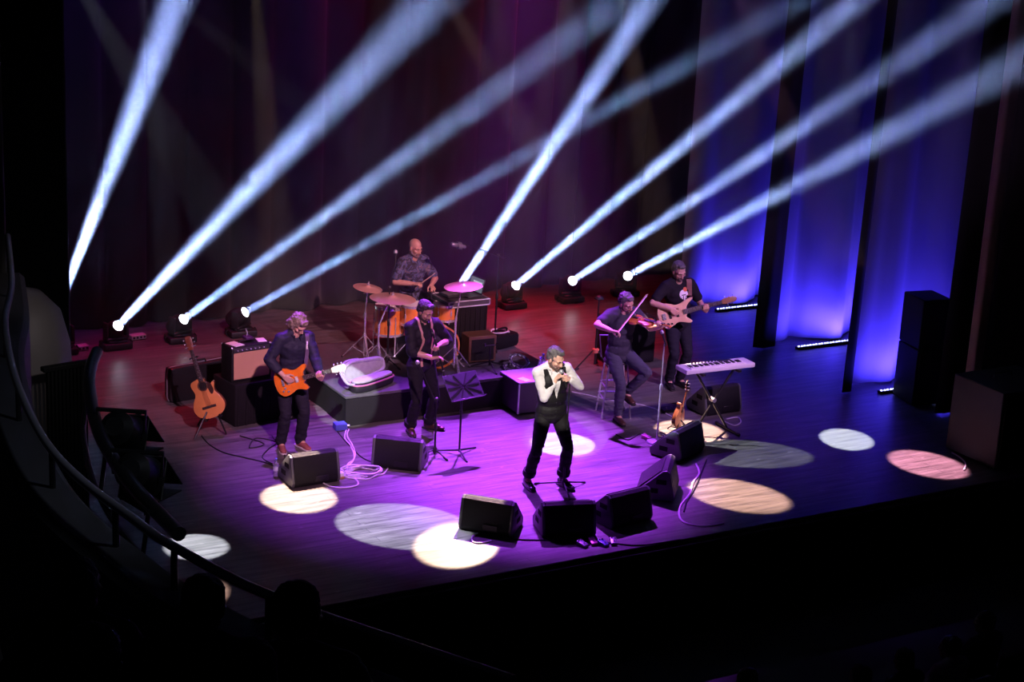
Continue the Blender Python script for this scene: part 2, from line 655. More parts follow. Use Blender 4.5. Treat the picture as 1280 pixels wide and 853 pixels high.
for px, tp, ty, lb, hf, k in MH:
    moving_head(px, tp, ty, BEAMP * k, hf, lb, 0)

# ------------------------------------------------------------------ haze hanging over the stage


def haze(density):
    mt = bpy.data.materials.new('stage_haze')
    mt.use_nodes = True
    nt = mt.node_tree
    nt.nodes.remove(nt.nodes['Principled BSDF'])
    N, K = nt.nodes, nt.links
    vs = N.new('ShaderNodeVolumeScatter')
    vs.inputs['Anisotropy'].default_value = 0.0
    tc = N.new('ShaderNodeTexCoord')
    sx = N.new('ShaderNodeSeparateXYZ')
    K.new(tc.outputs['Object'], sx.inputs[0])

    def math_(op, a, b=None):
        q = N.new('ShaderNodeMath')
        q.operation = op
        for i, v_ in enumerate((a, b)):
            if v_ is None:
                continue
            if isinstance(v_, (int, float)):
                q.inputs[i].default_value = v_
            else:
                K.new(v_, q.inputs[i])
        return q.outputs[0]
    # the haze lies thickest near the boards and drifts in wisps
    thin = math_('EXPONENT', math_('MULTIPLY', sx.outputs['Z'], -1 / 4.0))
    nz = N.new('ShaderNodeTexNoise')
    nz.inputs['Scale'].default_value = 1.3
    nz.inputs['Detail'].default_value = 4
    nz.inputs['Distortion'].default_value = 0.6
    K.new(tc.outputs['Object'], nz.inputs['Vector'])
    mr = N.new('ShaderNodeMapRange')
    mr.inputs['From Min'].default_value = 0.3
    mr.inputs['From Max'].default_value = 0.7
    mr.inputs['To Min'].default_value = 0.35
    mr.inputs['To Max'].default_value = 1.65
    K.new(nz.outputs['Fac'], mr.inputs['Value'])
    K.new(math_('MULTIPLY', math_('MULTIPLY', thin, mr.outputs['Result']), density), vs.inputs['Density'])
    K.new(vs.outputs[0], nt.nodes['Material Output'].inputs['Volume'])
    mb = MB()
    mb.prism([(8.6, 0.25), (8.6, 9.2), (-7.0, 9.2), (-7.0, 3.3), (3.0, 1.75), (6.4, 0.25)], -8.0, 14.5, frame((0, 0, 0), (0, 1, 0), (0, 0, 1), (1, 0, 0)))
    o = mb.build('haze', mt, smooth=0)
    tag(o, 'thin theatre haze that shows the light beams over the stage', 'haze', kind='stuff')


haze(0.0046)
# ------------------------------------------------------------------ LED battens at the foot of the blue drapes
LEDM = mat('led_cells', (1, 1, 1), 0.3, emit=(0.42, 0.45, 1.0), estr=6)
LEDS = [((889, 387), (958, 379), 'LED batten behind the bass neck, at the foot of the farthest blue drape'),
        ((990, 434), (1062, 425), 'LED batten at the foot of the middle blue drape'),
        ((1092, 489), (1114, 486), 'short visible LED batten beside the speaker tower, nearest of the three')]
for (pa, pb, lb), (ly, lx, _, _) in zip(LEDS, LEGS):
    a, b = fl(*pa), fl(*pb)
    x0 = {5.8: a.x, 3.64: 6.42, 1.5: 6.16}[ly]
    x1 = 8.4
    t = thing('led_batten', lb, 'stage light', ((x0 + x1) / 2, ly - 0.12, 0), 0, 'LED battens under the blue drapes')
    L = x1 - x0
    mb = MB()
    mb.box((0, 0, 0.02), (L, 0.09, 0.04), bev=0.008)
    mb.build('housing', BLACK_METAL, t)
    mb = MB()
    n = int(L / 0.055)
    for k in range(n):
        c = V((-L / 2 + (k + .5) * L / n, -0.012 - 0.006 * (k % 2), 0.044))
        mb.ell(c, (0.019, 0.014, 0.012), u=8, v=5)
    mb.build('led_cells', LEDM, t)
    al = bpy.data.lights.new('batten_light', 'AREA')
    al.shape = 'RECTANGLE'
    al.size, al.size_y = L, 0.08
    al.energy = {5.8: 56, 3.64: 72, 1.5: 100}[ly]
    al.spread = radians(150)
    al.color = (0.055, 0.03, 1.0)
    ao = bpy.data.objects.new('batten_light', al)
    COL.objects.link(ao)
    ao.parent = t
    ao.location = (0, -0.02, 0.07)
    ao.rotation_euler = (radians(180 - 27), 0, 0)

# ------------------------------------------------------------------ proscenium, left wall, right wall
PROSC = mat('black_proscenium', (0.006, 0.006, 0.007), 0.85)
GREYW = mat('grey_house_wall', (0.10, 0.095, 0.10), 0.8, noise_amt=0.2, noise_scale=3)
mb = MB()
mb.box((-7.75, -0.85, 3.9), (3.96, 0.5, 10.0), bev=0.02)
tag(mb.build('wall_left', PROSC), kind='structure')
mb = MB()
mb.box((-8.0, -1.35, 3.9), (3.0, 0.3, 10.0))
for k in range(3):
    mb.tube([(-6.46 + k * -0.16, -1.52, -1), (-6.46 + k * -0.16, -1.52, 8.9)], 0.035, 10)
tag(mb.build('trim_2', GREYW), kind='structure')
mb = MB()
mb.box((-7.0, 3.5, 4.3), (0.3, 9.0, 9.0))
tag(mb.build('wall_back_left', PROSC), kind='structure')
curtain('black_leg_or_shade_strip', -6.4, -5.35, 0.6, 0.02, 8.8, BLKC, 0.9, 0.10, 30, label='black masking curtain at the left edge of the stage opening', cat='curtain', group='black masking curtains')
curtain('black_leg_or_shade_strip', 6.28, 9.0, 0.35, 0.02, 8.8, BLKC, 0.9, 0.10, 31, label='black masking curtain at the right edge, behind the speaker stacks', cat='curtain', group='black masking curtains')
mb = MB()
mb.box((9.4, -0.4, 3.9), (5.2, 0.3, 10.0))
tag(mb.build('wall_right', PROSC), kind='structure')
HOUSEC = mat('house_curtain_lit_edge', (0.50, 0.30, 0.28), 0.85, sheen=0.2)  # colour raised to stand for light on the edge, no lamp reaches it
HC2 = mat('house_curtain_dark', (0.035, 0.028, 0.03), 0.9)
curtain('house_curtain', 5.80, 6.04, -0.55, 0.02, 8.8, HOUSEC, 3.2, 0.045, 33, label='narrow brownish front curtain edge, coloured as if lit, hanging at far right above the big speaker', cat='curtain')
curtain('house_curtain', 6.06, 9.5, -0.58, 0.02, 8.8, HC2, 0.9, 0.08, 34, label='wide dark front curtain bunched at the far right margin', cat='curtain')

# tall speaker tower and big speaker at stage left
t = thing('speaker_tower', 'tall narrow black speaker tower in front of the nearest blue drape', 'speaker', (6.47, 0.98, 0), radians(-10))
mb = MB()
mb.box((0, 0, 0.40), (0.44, 0.50, 0.78), bev=0.012)
mb.build('subwoofer', BLACK_PAINT, t)
mb = MB()
mb.box((0, 0, 1.14), (0.44, 0.50, 0.68), bev=0.012)
mb.build('top_speaker', BLACK_PAINT, t)
mb = MB()
mb.box((0, -0.255, 0.40), (0.38, 0.02, 0.70), bev=0.006)
mb.build('grille', GRILLE, t)
mb = MB()
mb.box((0, -0.255, 1.14), (0.38, 0.02, 0.60), bev=0.006)
mb.build('grille', GRILLE, t)

t = thing('speaker_cabinet', 'large black speaker cabinet with a pink glow on its side at the stage corner', 'speaker', (5.98, -1.12, 0), 0)
SIDEP = mat('worn_black_paint', (0.055, 0.050, 0.055), 0.75, bump=0.25, bump_scale=150)
mb = MB()
mb.box((0, 0, 0.50), (1.05, 0.86, 0.98), bev=0.012)
mb.build('body', SIDEP, t)
mb = MB()
mb.box((0, -0.44, 0.50), (0.98, 0.02, 0.90), bev=0.006)
mb.build('grille', GRILLE, t)
for x in (-0.42, 0.42):
    for y in (-0.33, 0.33):
        mb = MB()
        mb.cyl((x, y, -0.0), (x, y, 0.015), 0.03)
        mb.build('foot', RUBBER, t)
mb = MB()
mb.tube([(-0.2, 0.1, 1.0), (-0.18, 0.1, 1.05), (0.1, 0.1, 1.05), (0.12, 0.1, 1.0)], 0.012, 8)
mb.build('handle', BLACK_METAL, t)

# ------------------------------------------------------------------ wedge monitors
WEDGE_PL = mat('wedge_side_plastic', (0.085, 0.09, 0.10), 0.45)


def make_wedge(w=0.60, kind=0):
    t = thing('stage_monitor', 'x', 'speaker')
    prof = [(-0.20, 0.0), (0.20, 0.0), (0.225, 0.03), (0.225, 0.09), (-0.07, 0.36), (-0.115, 0.37), (-0.155, 0.345), (-0.225, 0.06)]
    M = frame((-w / 2, 0, 0), (0, 1, 0), (0, 0, 1), (1, 0, 0))
    mb = MB()
    mb.prism(prof, 0.035, w - 0.035, M)
    mb.build('body', TOLEX, t)
    for s in (0, 1):
        mb = MB()
        z0, z1 = (0.0, 0.036) if s == 0 else (w - 0.036, w)
        p2 = [(y * 0.985, 0.004 + z * 0.985) for y, z in prof]
        mb.prism(p2, z0, z1, M, inset=0.012)
        sp = mb.build('side_panel', WEDGE_PL, t)
        mb = MB()
        x = -w / 2 - 0.001 if s == 0 else w / 2 + 0.001
        for yy, zz in ((-0.06, 0.23), (0.03, 0.12)):
            mb = MB()
            mb.box((x, yy, zz), (0.006, 0.12, 0.06), bev=0.003)
            mb.build('port', mat('port_black', (0.002, 0.002, 0.002), 0.9), sp)
    # grille on the sloped face
    a, b = V((0, 0.222, 0.095)), V((0, -0.066, 0.358))
    n = V((0, (b - a).z, -(b - a).y)).normalized()
    u = (b - a).normalized()
    mb = MB()
    mb.box((0, (b - a).length / 2, 0.006), (w - 0.09, (b - a).length - 0.02, 0.012), frame(a, (1, 0, 0), u, n), bev=0.004)
    mb.build('grille', GRILLE, t)
    mb = MB()
    mb.box((0.06, -0.2225, 0.075), (0.16, 0.008, 0.07), bev=0.003)
    mb.build('connector_panel', BLACK_METAL, t)
    return t


WED = [
    (0, fl(365.6, 612), 1, 'wedge monitor facing the electric guitarist, beside a water bottle'),
    (1, fl(463, 585), -39, 'wedge monitor in front of the player with braces, right of the pale cable coil'),
    (2, fl(572, 662.6), -47, 'wedge monitor whose corner stands in the bright warm pool at the stage front'),
    (3, fl(678, 674), -16, 'wedge monitor directly in front of the singer mic stand'),
    (4, fl(765, 664), 8, 'wedge monitor right of the singer, behind the effect pedals at the stage lip'),
    (5, fl(843, 629), 50, 'wedge monitor with a high curved back between two others, cables beside it'),
    (6, fl(851, 579), 25, 'wedge monitor with two ports visible in its grey end, in front of the mandolin'),
    (7, fl(882, 522), 1, 'wedge monitor behind the keyboard stand, near the bass player'),
]
w0 = make_wedge()
for i, c, ang, lb in WED:
    t = w0 if i == 0 else copy_tree(w0)
    a = radians(ang)
    # c is the lower back left corner: half a width along, depth inwards
    t.location = c + V((cos(a), sin(a), 0)) * 0.30 + V((-sin(a), cos(a), 0)) * 0.225
    t.location.z = 0.001
    t.rotation_euler = (0, 0, a)
    tag(t, lb, 'speaker', 'wedge monitors on the stage')

# ------------------------------------------------------------------ riser
RX0, RX1, RY0, RY1, RZ = -1.25, 1.82, 2.8, 4.95, 0.40
t = thing('drum_riser', 'low black platform with a dark carpet that carries the drum kit', 'platform', ((RX0 + RX1) / 2, (RY0 + RY1) / 2, 0))
W, D = RX1 - RX0, RY1 - RY0
CARPET = mat('riser_carpet', (0.07, 0.065, 0.072), 0.95, noise_amt=0.35, noise_scale=14, bump=0.5, bump_scale=300)
mb = MB()
mb.box((0, 0, RZ - 0.02), (W, D, 0.04), bev=0.01, seg=2)
mb.build('carpet_top', CARPET, t)
SKIRT = mat('riser_skirt', (0.011, 0.009, 0.011), 0.9, spec=0.2, noise_amt=0.3, noise_scale=5)
mb = MB()
R = []
npt = 160
per = []
for k in range(npt):
    s = k / npt * 2 * (W + D)
    if s < W:
        p = V((-W / 2 + s, -D / 2, 0)); nrm = V((0, -1, 0))
    elif s < W + D:
        p = V((W / 2, -D / 2 + s - W, 0)); nrm = V((1, 0, 0))
    elif s < 2 * W + D:
        p = V((W / 2 - (s - W - D), D / 2, 0)); nrm = V((0, 1, 0))
    else:
        p = V((-W / 2, D / 2 - (s - 2 * W - D), 0)); nrm = V((-1, 0, 0))
    per.append((p, nrm, s))
for z in (0.003, 0.10, 0.25, RZ - 0.045):
    R.append([p * 0.993 + nrm * (0.012 * sin(s * 9 + 1.3 * sin(s * 2.3)) * (1 - z / RZ)) + V((0, 0, z)) for p, nrm, s in per])
mb.rings(R, caps=False)
mb.build('skirt', SKIRT, t, smooth=60)

# ------------------------------------------------------------------ amplifier on its black block
bx = thing('black_block', 'black cloth covered block that carries the guitar amplifier', 'block', (-2.06, 3.62, 0), radians(8))
mb = MB()
mb.box((0, 0, 0.27), (1.0, 0.56, 0.54), bev=0.02, seg=2)
for k in range(9):
    mb.cyl((-0.46 + k * 0.115, -0.285 - 0.004 * (k % 2), 0.01), (-0.45 + k * 0.115, -0.28, 0.5), 0.012, 0.004, 6)
mb.build('block_body', BLACK_CLOTH, bx)
am = thing('guitar_amplifier', 'combo guitar amplifier with a tan grille and papers on top', 'amplifier', (-2.26, 3.56, 0.541), radians(8))
mb = MB()
mb.box((0, 0, 0.225), (0.56, 0.27, 0.45), bev=0.02, seg=2)
mb.build('cabinet', TOLEX, am)
TAN = mat('tan_grille_cloth', (0.52, 0.30, 0.17), 0.8, noise_amt=0.12, noise_scale=160, bump=0.4, bump_scale=300)
mb = MB()
mb.box((0, -0.132, 0.20), (0.50, 0.016, 0.34), bev=0.004)
mb.build('grille_cloth', TAN, am)
mb = MB()
mb.box((0, -0.134, 0.404), (0.50, 0.012, 0.05), bev=0.003)
pn = mb.build('control_panel', mat('amp_panel', (0.03, 0.03, 0.03), 0.4), am)
for k in range(7):
    mb = MB()
    mb.cyl((-0.2 + k * 0.06, -0.14, 0.404), (-0.2 + k * 0.06, -0.158, 0.404), 0.010, 0.008, 10)
    mb.build('knob', CHROME, pn)
mb = MB()
mb.tube([(-0.11, 0, 0.45), (-0.10, 0, 0.475), (0.10, 0, 0.475), (0.11, 0, 0.45)], 0.011, 8)
mb.build('handle', RUBBER, am)
for x in (-0.27, 0.27):
    for y in (-0.122, 0.122):
        mb = MB()
        mb.ell((x * 0.985, y, 0.435), 0.016, u=8, v=6)
        mb.build('corner_cap', CHROME, am)
AMP_M = Matrix.Translation((-2.26, 3.56, 0.541)) @ Rz(radians(8))
for (x, y, a, wd, dp, lb) in ((-0.17, -0.02, 0.2, 0.14, 0.20, 'white paper sheet on the left of the amplifier top'), (0.20, -0.01, -0.25, 0.11, 0.16, 'white paper sheet on the right of the amplifier top')):
    mb = MB()
    mb.box((0, 0, 0.003), (wd, dp, 0.006))
    o = mb.build('paper_sheet', WHITE_PAPER)
    o.matrix_basis = AMP_M @ Matrix.Translation((x, y, 0.451)) @ Rz(a)
    tag(o, lb, 'paper', 'papers on the amplifier')
pd = thing('foot_pedal', 'small dark effect pedal with a chrome lever lying on the amplifier top', 'pedal', M=AMP_M @ Matrix.Translation((0.035, 0.03, 0.477)))
mb = MB()
mb.box((0, 0, 0.02), (0.10, 0.12, 0.04), bev=0.008)
mb.build('pedal_body', mat('pedal_dark', (0.06, 0.02, 0.08), 0.4), pd)
mb = MB()
mb.tube([(0, 0.02, 0.04), (0.01, 0.03, 0.08), (-0.005, 0.04, 0.125)], 0.008, 6)
mb.build('lever', CHROME, pd)

# hard case lying behind the acoustic guitar
c0 = fl(240, 512)
t = thing('guitar_case', 'black hard guitar case standing behind the acoustic guitar', 'case', (c0.x + 0.28, c0.y + 0.45, 0.0), radians(10))
out = spline([(-0.46, 0.02), (-0.30, 0.0), (0, 0.0), (0.40, 0.0), (0.46, 0.03), (0.47, 0.25), (0.45, 0.44), (0.38, 0.47), (0, 0.465), (-0.40, 0.46), (-0.47, 0.42), (-0.48, 0.2)], 4, True)
M = frame((0, 0.08, 0.0), (1, 0, 0), (0, 0, 1), (0, -1, 0))
mb = MB()
mb.prism([(p.x, p.y) for p in out], 0, 0.15, M, inset=0.02)
mb.build('shell', mat('case_black', (0.012, 0.012, 0.013), 0.4), t)
mb = MB()
mb.tube([M @ V((p.x * 1.005, p.y * 1.005, 0.075)) for p in out], 0.010, 6, loop=True)
mb.build('metal_rim', STEEL, t)
mb = MB()
mb.tube([(-0.07, 0.0, 0.468), (-0.06, 0.0, 0.50), (0.06, 0.0, 0.50), (0.07, 0.0, 0.468)], 0.012, 8)
mb.build('handle', RUBBER, t)

# bass cabinet behind the violinist
t = thing('bass_cabinet', 'black bass speaker cabinet standing behind the violinist', 'speaker', (3.66, 3.98, 0), radians(-8))
mb = MB()
mb.box((0, 0, 0.335), (0.74, 0.42, 0.65), bev=0.018, seg=2)
mb.build('cabinet', TOLEX, t)
mb = MB()
mb.box((0, -0.212, 0.335), (0.68, 0.016, 0.58), bev=0.005)
mb.build('grille', GRILLE, t)
for x in (-0.32, 0.32):
    for y in (-0.16, 0.16):
        mb = MB()
        mb.cyl((x, y, 0), (x, y, 0.012), 0.025)
        mb.build('foot', RUBBER, t)

# side crate with bottles in front of the riser
t = thing('flight_case', 'black side crate with pale top in front of the riser, bottles standing on it', 'case', (1.28, 2.62, 0), radians(-2))
mb = MB()
mb.box((0, 0, 0.23), (0.60, 0.54, 0.40), bev=0.01)
mb.build('case_body', mat('crate_panel', (0.028, 0.022, 0.03), 0.6), t)
mb = MB()
mb.box((0, 0, 0.44), (0.60, 0.54, 0.02), bev=0.006)
mb.build('case_top', mat('crate_top', (0.30, 0.25, 0.34), 0.5), t)
for x in (-0.295, 0.295):
    for y in (-0.265, 0.265):
        mb = MB()
        mb.box((x, y, 0.23), (0.022, 0.022, 0.40), bev=0.004)
        mb.build('edge_trim', STEEL, t)
for x in (-0.25, 0.25):
    for y in (-0.22, 0.22):
        mb = MB()
        mb.cyl((x - 0.01, y, 0.02), (x + 0.01, y, 0.02), 0.02, n=12)
        mb.build('caster', RUBBER, t)

CLEARP = mat('clear_bottle', (0.9, 0.92, 1.0), 0.08, trans=0.85, coat=0.3)
CAPB = mat('bottle_cap_blue', (0.12, 0.16, 0.6), 0.4)
LBL = mat('bottle_label', (0.55, 0.55, 0.75), 0.5)


def make_bottle(loc, lb):
    t = thing('water_bottle', lb, 'bottle', loc, 0, 'clear water bottles')
    mb = MB()
    mb.lathe([(0.028, 0.0), (0.033, 0.008), (0.031, 0.05), (0.033, 0.06), (0.031, 0.07), (0.033, 0.135), (0.026, 0.165), (0.013, 0.19), (0.0125, 0.205)], n=16)
    mb.build('bottle_body', CLEARP, t)
    mb = MB()
    mb.lathe([(0.0336, 0.075), (0.0336, 0.125)], n=16, caps=False)
    mb.build('label_band', LBL, t)
    mb = MB()
    mb.lathe([(0.0145, 0.203), (0.0145, 0.222), (0.012, 0.224)], n=12)
    mb.build('cap', CAPB, t)
    return t


make_bottle((1.43, 2.62, 0.451), 'water bottle standing on the side crate behind the singer')
make_bottle((1.54, 2.74, 0.451), 'water bottle half hidden by the singer shoulder on the side crate')
make_bottle(fl(345, 596) + V((0, 0, 0.001)), 'water bottle on the floor left of the guitarist monitor')
mb = MB()
mb.box((0, 0, 0.003), (0.11, 0.16, 0.006))
o = mb.build('paper_sheet', WHITE_PAPER)
o.location = (1.10, 2.46, 0.451)
o.rotation_euler = (0, 0, 0.25)
tag(o, 'white paper sheet lying on the side crate beside the bottle', 'paper')
mb = MB()
rnd = random.Random(5)
for k in range(8):
    mb.ell((rnd.uniform(-.05, .05), rnd.uniform(-.04, .04), 0.03 + rnd.uniform(0, .05)), (0.04, 0.035, 0.03), u=8, v=6)
o = mb.build('plastic_bag', mat('clear_plastic_bag', (0.7, 0.66, 0.8), 0.2, spec=0.8), smooth=0)
o.location = (1.32, 2.47, 0.452)
tag(o, 'crumpled shiny plastic bag lying on the side crate', 'bag')
# tambourine with jingles on the riser corner
for k, (lx, ly, lz, tilt, lb) in enumerate(((1.28, 3.05, 0.405, 0.10, 'lower jingle ring lying on the riser corner behind the side crate'), (1.40, 3.12, 0.46, 0.5, 'tilted jingle ring leaning over another behind the side crate'))):
    t = thing('tambourine', lb, 'tambourine', group='jingle rings on the riser', M=Matrix.Translation((lx, ly, lz + 0.02)) @ Matrix.Rotation(tilt, 4, 'X'))
    mb = MB()
    mb.lathe([(0.115, -0.018), (0.128, -0.018), (0.128, 0.018), (0.115, 0.018), (0.115, -0.018)], n=28, caps=False)
    mb.build('ring', mat('tambourine_frame', (0.03, 0.03, 0.04), 0.4), t)
    mb = MB()
    for j in range(12):
        a = j * pi / 6
        for h in (-0.006, 0.006):
            mb.lathe([(0.001, h), (0.022, h + 0.004), (0.026, h)], Matrix.Translation((0.122 * cos(a), 0.122 * sin(a), 0)), 10)
    mb.build('jingles', CHROME, t)

# ------------------------------------------------------------------ soft instrument case on the riser corner
g = fl(458, 489, RZ)
t = thing('instrument_case', 'open soft instrument case with pale grey lining on the riser corner', 'case', (g.x + 0.12, g.y + 0.10, RZ + 0.002), radians(20))
out = spline([(-0.34, -0.05), (-0.32, 0.07), (-0.15, 0.12), (0.10, 0.10), (0.32, 0.075), (0.36, 0), (0.30, -0.07), (0.0, -0.11), (-0.22, -0.11)], 5, True)
mb = MB()
mb.prism([(p.x, p.y) for p in out], 0, 0.12, inset=0.035)
mb.build('case_shell', mat('case_black_nylon', (0.012, 0.011, 0.014), 0.5), t)
mb = MB()
mb.tube([V((p.x, p.y, 0.10)) for p in out], 0.012, 6, loop=True)
mb.build('zip_edge', mat('case_piping', (0.35, 0.12, 0.18), 0.6), t)
mb = MB()
mb.prism([(p.x * 0.95, p.y * 0.8) for p in out], 0.118, 0.152, inset=0.016)
mb.build('lining', mat('grey_lining', (0.34, 0.33, 0.36), 0.8, noise_amt=0.25, noise_scale=20), t)
M = frame((0, 0.12, 0.10), (1, 0, 0), (0, cos(1.25), sin(1.25)), (0, -sin(1.25), cos(1.25)))
lid = [(p.x, p.y + 0.11) for p in out]
mb = MB()
mb.prism(lid, -0.02, 0.0, M, inset=0.008)
mb.tube([M @ V((x, y, -0.005)) for x, y in lid], 0.028, 8, loop=True)
mb.build('lid', mat('grey_lining', (0.5, 0.5, 0.5)), t)
mb = MB()
mb.tube(spline([(-0.30, -0.02, 0.10), (-0.42, 0.02, 0.14), (-0.40, 0.16, 0.26), (-0.22, 0.25, 0.32), (-0.05, 0.2, 0.33)], 6), 0.018, 8)
mb.build('shoulder_strap', mat('grey_lining', (0.5, 0.5, 0.5)), t)
# ------------------------------------------------------------------ stands


def tripod(t, h0, spread, r, mt, z_top=0.28, ang0=0.3, foot=True):
    for k in range(3):
        a = ang0 + k * 2 * pi / 3
        e = V((spread * cos(a), spread * sin(a), 0.014))
        mb = MB()
        mb.cyl((0.02 * cos(a), 0.02 * sin(a), z_top), e, r, r, 8)
        lg = mb.build('leg', mt, t)
        if foot:
            mb = MB()
            mb.rcone(e - V((0, 0, 0.002)), r * 1.5, e - V((cos(a), sin(a), 0)) * 0.05 + V((0, 0, 0.012)), r * 1.3, 8)
            mb.build('rubber_foot', RUBBER, lg)


def mic_shape(t, p, d, name='microphone', length=0.17, r=0.025):
    """handheld style microphone whose head is at p and body runs along d"""
    d = V(d).normalized()
    M = d.to_track_quat('Z', 'Y').to_matrix().to_4x4()
    M.translation = V(p)
    mb = MB()
    mb.lathe([(r * .85, 0.02), (r * .62, 0.05), (r * .45, length), (r * .3, length + 0.004)], M, 14)
    body = mb.build(name, BLACK_METAL, t)
    mb = MB()
    mb.ell((0, 0, 0), (r, r, r * 1.1), M, 14, 9)
    mb.lathe([(r * 1.02, 0.006), (r * 1.02, 0.016)], M, 14, caps=False)
    mb.build('grille_ball', STEEL, body)
    return body


def mic_stand(px, lb, height, boom=None, mic_dir=None, base='tripod', z0=0.0, rz=0.3, mt=None, spread=0.32, loc=None, cat='microphone stand', mic=True):
    mt = mt or BLACK_METAL
    loc = fl(*px, z0) if loc is None else V(loc)
    t = thing('microphone_stand', lb, cat, loc, 0, 'stands on the stage')
    if base == 'tripod':
        tripod(t, 0, spread, 0.009, mt, 0.085, rz)
        mb = MB()
        mb.lathe([(0.018, 0.05), (0.024, 0.055), (0.024, 0.11), (0.016, 0.12)], n=12)
        mb.build('base_hub', BLACK_PLASTIC, t)
    else:
        mb = MB()
        mb.lathe([(0.125, 0.0), (0.13, 0.006), (0.12, 0.018), (0.02, 0.03), (0.016, 0.05)], n=24)
        mb.build('base_plate', mt, t)
    mb = MB()
    zc = height * 0.55
    mb.cyl((0, 0, 0.03), (0, 0, zc), 0.0125, n=10)
    mb.build('lower_tube', mt, t)
    mb = MB()
    mb.cyl((0, 0, zc), (0, 0, height), 0.008, n=10)
    mb.build('upper_tube', mt, t)
    mb = MB()
    mb.lathe([(0.014, zc - 0.05), (0.019, zc - 0.04), (0.019, zc + 0.03), (0.012, zc + 0.04)], n=12)
    mb.build('clutch', mt, t)
    if boom:
        a, b = V(boom[0]), V(boom[1])
        mb = MB()
        mb.cyl(a, b, 0.008, n=8)
        mb.build('boom_arm', mt, t)
        mb = MB()
        mb.ell((0, 0, height), 0.026, u=10, v=7)
        mb.build('boom_joint', BLACK_PLASTIC, t)
        tip = b
    else:
        tip = V((0, 0, height))
    if mic:
        mic_shape(t, tip + V(mic_dir) * -0.12 if mic_dir else tip, mic_dir or (0, 0, -1))
    return t


# singer's straight stand
mic_stand((704, 612), 'straight microphone stand in front of the singer with flat tripod feet', 1.27, None, None, rz=0.2, spread=0.34, mic=False)
# stand of the player with braces
b0 = fl(543, 571)
tipc = onY(530, 447, b0.y) - b0
mic_stand((543, 571), 'slim microphone stand between two wedge monitors, tilted up to the wind player', 0.72, ((0.02, 0.0, 0.62), (tipc.x * 0.9, 0.1, 1.08)), (0.3, -0.2, -0.7), rz=0.9, spread=0.2)
# violinist's stand
mic_stand((821, 553), 'tall bare microphone stand in front of the violinist, cables at its foot', 1.32, None, (0.15, -0.35, -0.8), 'plate', mt=STEEL)
# overhead drum microphone on the left of the kit
mic_stand((484, 456), 'drum microphone stand rising between the two left cymbals', 1.05, ((0, 0, 1.02), (0.06, -0.02, 1.42)), (-0.1, -0.2, -0.8), z0=RZ, rz=0.7, spread=0.28)
# tall boom stand at the laptop table
b1 = fl(618, 432, RZ)
hb = onY(618, 320, b1.y).z - RZ
tl, tr = onY(580, 304, b1.y) - b1, onY(633, 324, b1.y) - b1
bs = mic_stand((618, 432), 'tall boom stand right of the laptop with its microphone high over the drums', hb, (tuple(tr), tuple(tl)), None, z0=RZ, rz=0.1, spread=0.36, mic=False)
mb = MB()
M = frame(tl + V((-0.07, 0, -0.03)), (0, 0, 1), (0, 1, 0), (-1, 0, 0.25))
mb.lathe([(0.012, -0.10), (0.024, -0.09), (0.026, 0.03), (0.030, 0.04), (0.030, 0.10), (0.018, 0.12)], M, 14)
mb.lathe([(0.045, -0.03), (0.05, -0.03), (0.05, 0.03), (0.045, 0.03)], M, 16, caps=False)
mb.build('microphone', mat('mic_grey', (0.25, 0.25, 0.3), 0.35, 0.6), bs)

# tripod stand left of the violinist
p = fl(743, 462)
hz = onY(744, 374, p.y).z
t = thing('tripod_stand', 'slim black tripod stand left of the violinist with an orange collar', 'stand', p)
tripod(t, 0, 0.30, 0.011, BLACK_METAL, 0.30, 0.9)
mb = MB()
mb.cyl((0, 0, 0.08), (0, 0, 0.62), 0.014, n=10)
mb.build('lower_tube', BLACK_METAL, t)
mb = MB()
mb.cyl((0, 0, 0.62), (0, 0, hz), 0.010, n=10)
mb.build('upper_tube', BLACK_METAL, t)
mb = MB()
mb.lathe([(0.02, 0.24), (0.05, 0.25), (0.05, 0.30), (0.02, 0.31)], n=14)
tag(mb.build('collar', mat('orange_collar', (0.55, 0.16, 0.10), 0.5), t), 'orange collar')
mb = MB()
mb.box((0, 0, hz), (0.11, 0.09, 0.02), bev=0.004)
mb.lathe([(0.05, hz + 0.01), (0.045, hz + 0.03), (0.012, hz + 0.05)], n=12)
mb.build('top_tray', BLACK_PLASTIC, t)

# music stand
p = fl(574, 568)
hz = onY(577, 485, p.y).z
t = thing('music_stand', 'black music stand with a tilted ribbed desk beside the wedge monitors', 'music stand', p)
for k in range(3):
    a = 0.35 + k * 2 * pi / 3
    e = V((0.30 * cos(a), 0.30 * sin(a), 0.012))
    mb = MB()
    mb.cyl((0, 0, 0.055), e, 0.013, 0.010, 8)
    mb.build('leg', BLACK_METAL, t)
mb = MB()
mb.cyl((0, 0, 0.03), (0, 0, hz), 0.013, n=10)
mb.lathe([(0.018, 0.5), (0.018, 0.56)], n=10)
mb.build('pole', BLACK_METAL, t)
tl, tr_, br_, bl = [onY(*q, p.y) - p for q in ((557, 470), (603, 464), (592, 487), (550, 494))]
xa = V((cos(0.18), sin(0.18), 0))
za = V((-xa.y * -0.75, -0.80, 0.62)).normalized()
za = (za - xa * za.dot(xa)).normalized()
ya = za.cross(xa)
M = frame(V((0.0, -0.03, hz + 0.03)), xa, ya, za)
mb = MB()
mb.box((0, 0, 0), (0.50, 0.33, 0.006), M, bev=0.002)
mb.box((0, -0.165, 0.025), (0.50, 0.006, 0.055), M, bev=0.002)
dk = mb.build('desk', mat('desk_grey', (0.035, 0.03, 0.045), 0.35), t)
mb = MB()
for a in (0.45, 1.0, pi - 1.0, pi - 0.45, 0.0):
    L_ = min(0.23 / max(abs(cos(a)), .01), 0.15 / max(abs(sin(a)), .01))
    mb.box((0, 0, 0.006), (2 * L_, 0.016, 0.008), M @ Rz(a))
